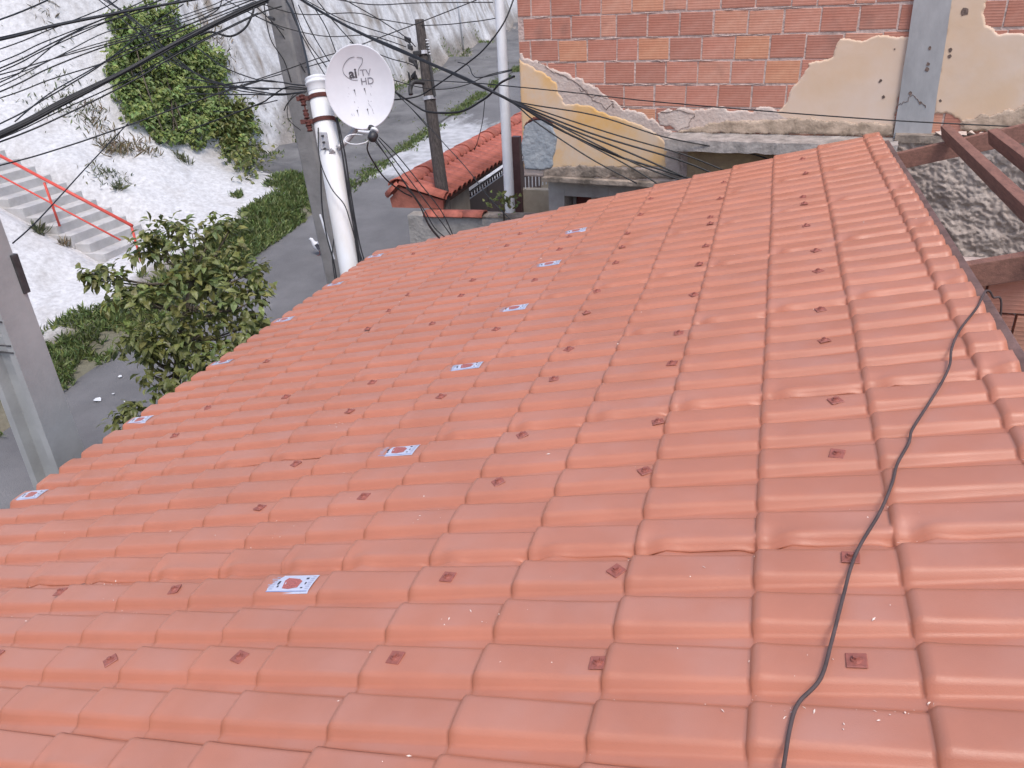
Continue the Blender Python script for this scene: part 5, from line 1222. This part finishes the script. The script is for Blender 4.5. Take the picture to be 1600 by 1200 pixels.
wire(ext(Z1([(0, 176), (240, 118), (500, 66), (620, 44), (880, 0)])), (6.8, 9.1), .007, 'thin cable running alongside the thicker black cable at the top left')
L2 = 'black cable in the thick slanting bundle over the creeper'; G2 = 'cables of the thick slanting bundle'
for i, (dy, r) in enumerate(((0, .014), (7, .013), (-7, .012), (13, .010), (-12, .009), (3, .013))):
    l = Z1([(0, 630), (290, 482), (560, 348), (760, 235), (900, 165), (1100, 65), (1260, -5)]); l = [(x + random.uniform(-1, 1), y + dy / 3 * (1.1 if x < 100 else .8) + random.uniform(-1, 1)) for x, y in l]
    wire(ext(l), (6.5, 9.0), r, L2, G2)
wire(ext(Z1([(0, 775), (300, 690), (580, 595), (900, 480), (1200, 385), (1215, 380)])), (6.3, 8.9), .007, 'single thin cable sagging lowest across the white slope')
wire(Z1([(60, 1140), (180, 1030), (400, 790), (560, 620), (600, 580)]), (5.0, 6.6), .005, 'thin cable leaving the left pole over the red handrail')
K3 = 0; L3 = 'thin cable slanting down right over the creeper'; G3 = 'cables slanting down to the right over the creeper'
for l in (Z1([(455, -8), (620, 130), (760, 260), (950, 360), (1100, 420), (1240, 440)]), Z1([(500, -8), (700, 170), (830, 290), (1000, 380), (1200, 415), (1260, 420)]), Z1([(540, 30), (700, 140), (900, 210), (1040, 310), (1200, 372), (1300, 385)]), Z1([(480, -4), (640, 100), (730, 220), (800, 310)]), Z1([(1050, -4), (1200, 75), (1330, 140)]), Z1([(490, -6), (600, 70), (720, 180), (860, 300), (980, 375), (1230, 432)])):
    K3 += 1; wire(l, (9.6, 8.8), .007, L3 + ', ' + ['third at the top border', 'fourth at the top border', 'sixth at the top border', 'shortest one', 'rightmost, above the concrete pole', 'fifth at the top border'][K3 - 1], G3)
wire(Z1([(940, 165), (990, 150), (1080, 170), (1150, 130), (1185, 60), (1188, 38)]), (8.9, 8.9), .012, 'thick black cable looping up towards the top of the concrete pole')
wire(Z1([(1000, 520), (1100, 524), (1200, 495), (1300, 470)]), (9.4, 8.8), .006, 'short thin cable end hanging by the dark shrub')
wire(Z1([(985, 450), (1100, 410), (1200, 380), (1380, 330), (1560, 280)]), (9.4, 9.6), .006, 'thin cable passing behind the concrete pole towards the dish')
# bundle from the concrete pole down to the brick building
L4 = 'black cable of the heavy bundle passing above the dish'; G4 = 'heavy cable bundle above the dish'
base = Z2([(175, -12), (300, 62), (460, 148), (600, 208), (760, 278), (900, 338), (1091, 432)])
tails = [Z3(q) for q in ([(430, 600), (800, 715), (1200, 790), (1340, 830)], [(500, 690), (880, 800), (1100, 885)], [(400, 690), (860, 830), (1050, 905)], [(250, 650), (600, 790), (930, 935)], [(200, 630), (640, 850), (900, 945)], [(130, 640), (400, 820), (650, 955)], [(300, 700), (600, 860), (780, 972)], [(220, 660), (520, 800), (700, 860), (960, 940)])]
ORD = ['topmost', 'second from the top', 'third from the top', 'fourth from the top', 'fifth from the top', 'sixth from the top', 'seventh from the top', 'lowest']
for i, tl in enumerate(sorted(tails, key=lambda q: -q[-1][0])):
    dy = (-5, -3, -1.5, 0, 1, 2.5, 4, 6)[i]; r = (.0065, .007, .009, .010, .009, .008, .007, .0065)[i]
    l = [(x, y + dy / 2.7 * (.6 + .4 * min(1, q / 3)) + random.uniform(-.5, .5)) for q, (x, y) in enumerate(base)]
    wire(l + tl, [9.1 - (9.1 - 7.3) * q / (len(l) - 1) for q in range(len(l))] + [7.12 - .25 * (q + 1) / len(tl) for q in range(len(tl))], r, 'cable of the heavy bundle, ' + ORD[i] + ' where it fans over the yellow plaster', G4)
wire(Z3([(-500, 415), (-200, 432), (0, 450), (300, 480), (700, 525), (1333, 580), (1995, 628), (2667, 662), (3000, 680)]), (8.4, 7.4, 7.1, 6.9, 6.7, 6.2, 5.8, 5.6, 5.4), .005, 'long thin cable stretched level along the brick building to the right')
# tangle around the dish and the wooden post
L6 = 'thin black cable in the tangle behind the dish'; G6 = 'cable tangle behind the dish'
for l in (Z2([(0, 70), (130, 120), (300, 155), (470, 150), (560, 172), (640, 200)]), Z2([(370, -6), (520, 80), (640, 160), (680, 200)]), Z2([(200, -6), (360, 80), (470, 118), (620, 165), (660, 190)]), Z2([(-20, 0), (180, 60), (420, 55), (520, 80), (670, 105)]),
          Z2([(450, 190), (580, 140), (700, 95), (940, 0)]), Z2([(0, 340), (120, 300), (260, 250), (345, 225)]), Z2([(180, 20), (250, 160), (330, 290)]), Z2([(240, 20), (300, 120), (345, 235)]), Z2([(150, -4), (210, 160), (300, 285)]), Z2([(400, 180), (560, 245), (650, 270), (690, 290)]),
          Z2([(130, 0), (180, 120), (240, 230), (300, 330)]), Z2([(260, 0), (330, 90), (420, 190)]), Z2([(-20, 10), (70, 95), (140, 190), (210, 310)]), Z2([(30, -5), (60, 160), (120, 260), (150, 350)]), Z2([(330, -5), (500, 20), (700, 12), (1010, 10)]), Z2([(560, 330), (600, 345), (700, 372), (800, 380), (900, 360), (990, 320), (1091, 296)])):
    wire(l, (9.0, 9.5), .006, L6, G6)
wire(Z2([(670, 105), (720, 108), (820, 104), (900, 95), (960, 88), (1020, 78)]), (10.0, 9.7), .006, 'thin cable running level from the top of the wooden post to the white pole')
wire(Z2([(125, -4), (160, 60), (185, 130), (215, 250), (228, 322)]), (8.8, 7.5), .012, 'black cable dropping to the cap of the white pipe mast')
wire(Z2([(1110, -40), (1060, 90), (980, 200), (900, 270), (760, 370), (690, 410), (590, 425), (540, 420)]), (9.2, 9.2, 9.3, 9.4, 9.6, 9.7, 9.5, 9.3), .010, 'black cable curving up in front of the white pole to the top of the picture')
wire(Z2([(590, 390), (680, 450), (740, 478), (870, 476), (960, 430), (1000, 400), (1040, 355), (1100, 325)]), (9.6, 9.7, 9.6, 9.4, 9.3, 9.2, 9.0, 8.6), .013, 'thick black cable drooping in a bow right of the wooden post')
wire(Z2([(860, 265), (905, 280), (925, 320), (960, 330), (1091, 300)]), (9.6, 8.8), .006, 'kinked thin cable between the wooden post and the white pole')
wire(Z2([(975, 430), (965, 520), (945, 600), (930, 640)]), (9.4, 9.9), .005, 'thin cable hanging straight down onto the gate roof')
wire(Z2([(590, 390), (700, 500), (800, 610), (900, 720), (1000, 850), (1100, 950)]), (9.6, 8.2), .005, 'thin cable descending past the gate roof to the grey wall')
wire(Z2([(550, 330), (600, 400), (660, 460), (730, 540)]), (9.3, 9.9), .005, 'thin cable running behind the wooden post from the dish rim')
K7 = 0; L7 = 'black cable hooked to the rusty mast insulators'; G7 = 'cables tied to the mast insulators'
for l in (Z2([(-300, 380), (0, 345), (100, 350), (160, 360), (218, 365)]), Z2([(-300, 370), (0, 375), (120, 378), (215, 382)]), Z2([(-300, 330), (0, 388), (100, 400), (208, 395)]), Z2([(-300, 400), (0, 403), (110, 405), (170, 396), (215, 390)]), Z2([(-300, 560), (0, 448), (60, 415), (130, 372), (215, 376)]), Z2([(120, 470), (135, 440), (170, 405), (210, 392)])):
    K7 += 1; wire(l, (8.2, 7.45), .007, L7 + ', ' + ['topmost at the pole', 'second down at the pole', 'third down at the pole', 'fourth down at the pole', 'steepest', 'shortest'][K7 - 1], G7)
wire(Z2([(160, 400), (135, 450), (140, 510), (190, 555)]), (7.5, 8.6), .004, 'thin cable curling loose beside the concrete pole at the insulators')
# cables going down beside the mast
K8 = 0; L8 = 'black cable running down beside the white pipe mast'; G8 = 'cables beside the pipe mast'
for l in (Z2([(340, 500), (365, 640), (395, 850), (432, 1040), (460, 1130)]), Z2([(350, 520), (380, 660), (410, 860), (440, 1030), (466, 1125)]), Z2([(345, 500), (360, 600), (385, 760), (425, 980), (450, 1140)]), Z2([(356, 540), (385, 700), (402, 860), (420, 1000), (440, 1135)])):
    K8 += 1; wire(l, (7.35, 7.55), .0065, L8 + ', ' + ['second from the left', 'rightmost', 'third from the left', 'leftmost'][K8 - 1], G8)
wire(Z2([(265, 545), (272, 680), (320, 800), (375, 870), (400, 940), (432, 1060), (442, 1140)]), (7.40, 7.36, 7.36, 7.36, 7.38, 7.42, 7.5), .006, 'thin cable crossing the face of the white pipe mast')
wire(Z2([(275, 640), (280, 860), (300, 1000), (330, 1110), (345, 1200)]), (8.4, 8.4), .008, 'black cable hanging against the lower part of the concrete pole')
wire(Z2([(340, 980), (325, 1080), (335, 1180), (350, 1230)]), (8.3, 8.3), .006, 'short cable hanging between the mast and the concrete pole')
K9 = 0; L9 = 'thin cable descending from the dish receiver'; G9 = 'cables descending from the dish receiver'
for l in (Z2([(505, 600), (560, 670), (640, 790), (700, 880), (740, 960), (790, 1022)]), Z2([(512, 598), (580, 700), (650, 800), (720, 900), (760, 970), (810, 1015)]), Z2([(520, 592), (590, 680), (680, 800), (740, 880), (800, 960), (835, 1010)]), Z2([(525, 585), (600, 660), (690, 770), (790, 900), (840, 1005)]), Z2([(640, 800), (690, 860), (730, 950), (765, 1000), (800, 1030)])):
    K9 += 1; wire(l, (6.85, 7.2), .005, L9 + ', ' + ['leftmost', 'second from left', 'fourth from left', 'rightmost', 'in the middle'][K9 - 1], G9)
wire(Z2([(478, 608), (475, 640), (500, 690), (550, 760), (620, 815), (665, 838)]), (6.85, 7.5), .007, 'black cable bowing from the dish receiver to the corner of the gate roof')
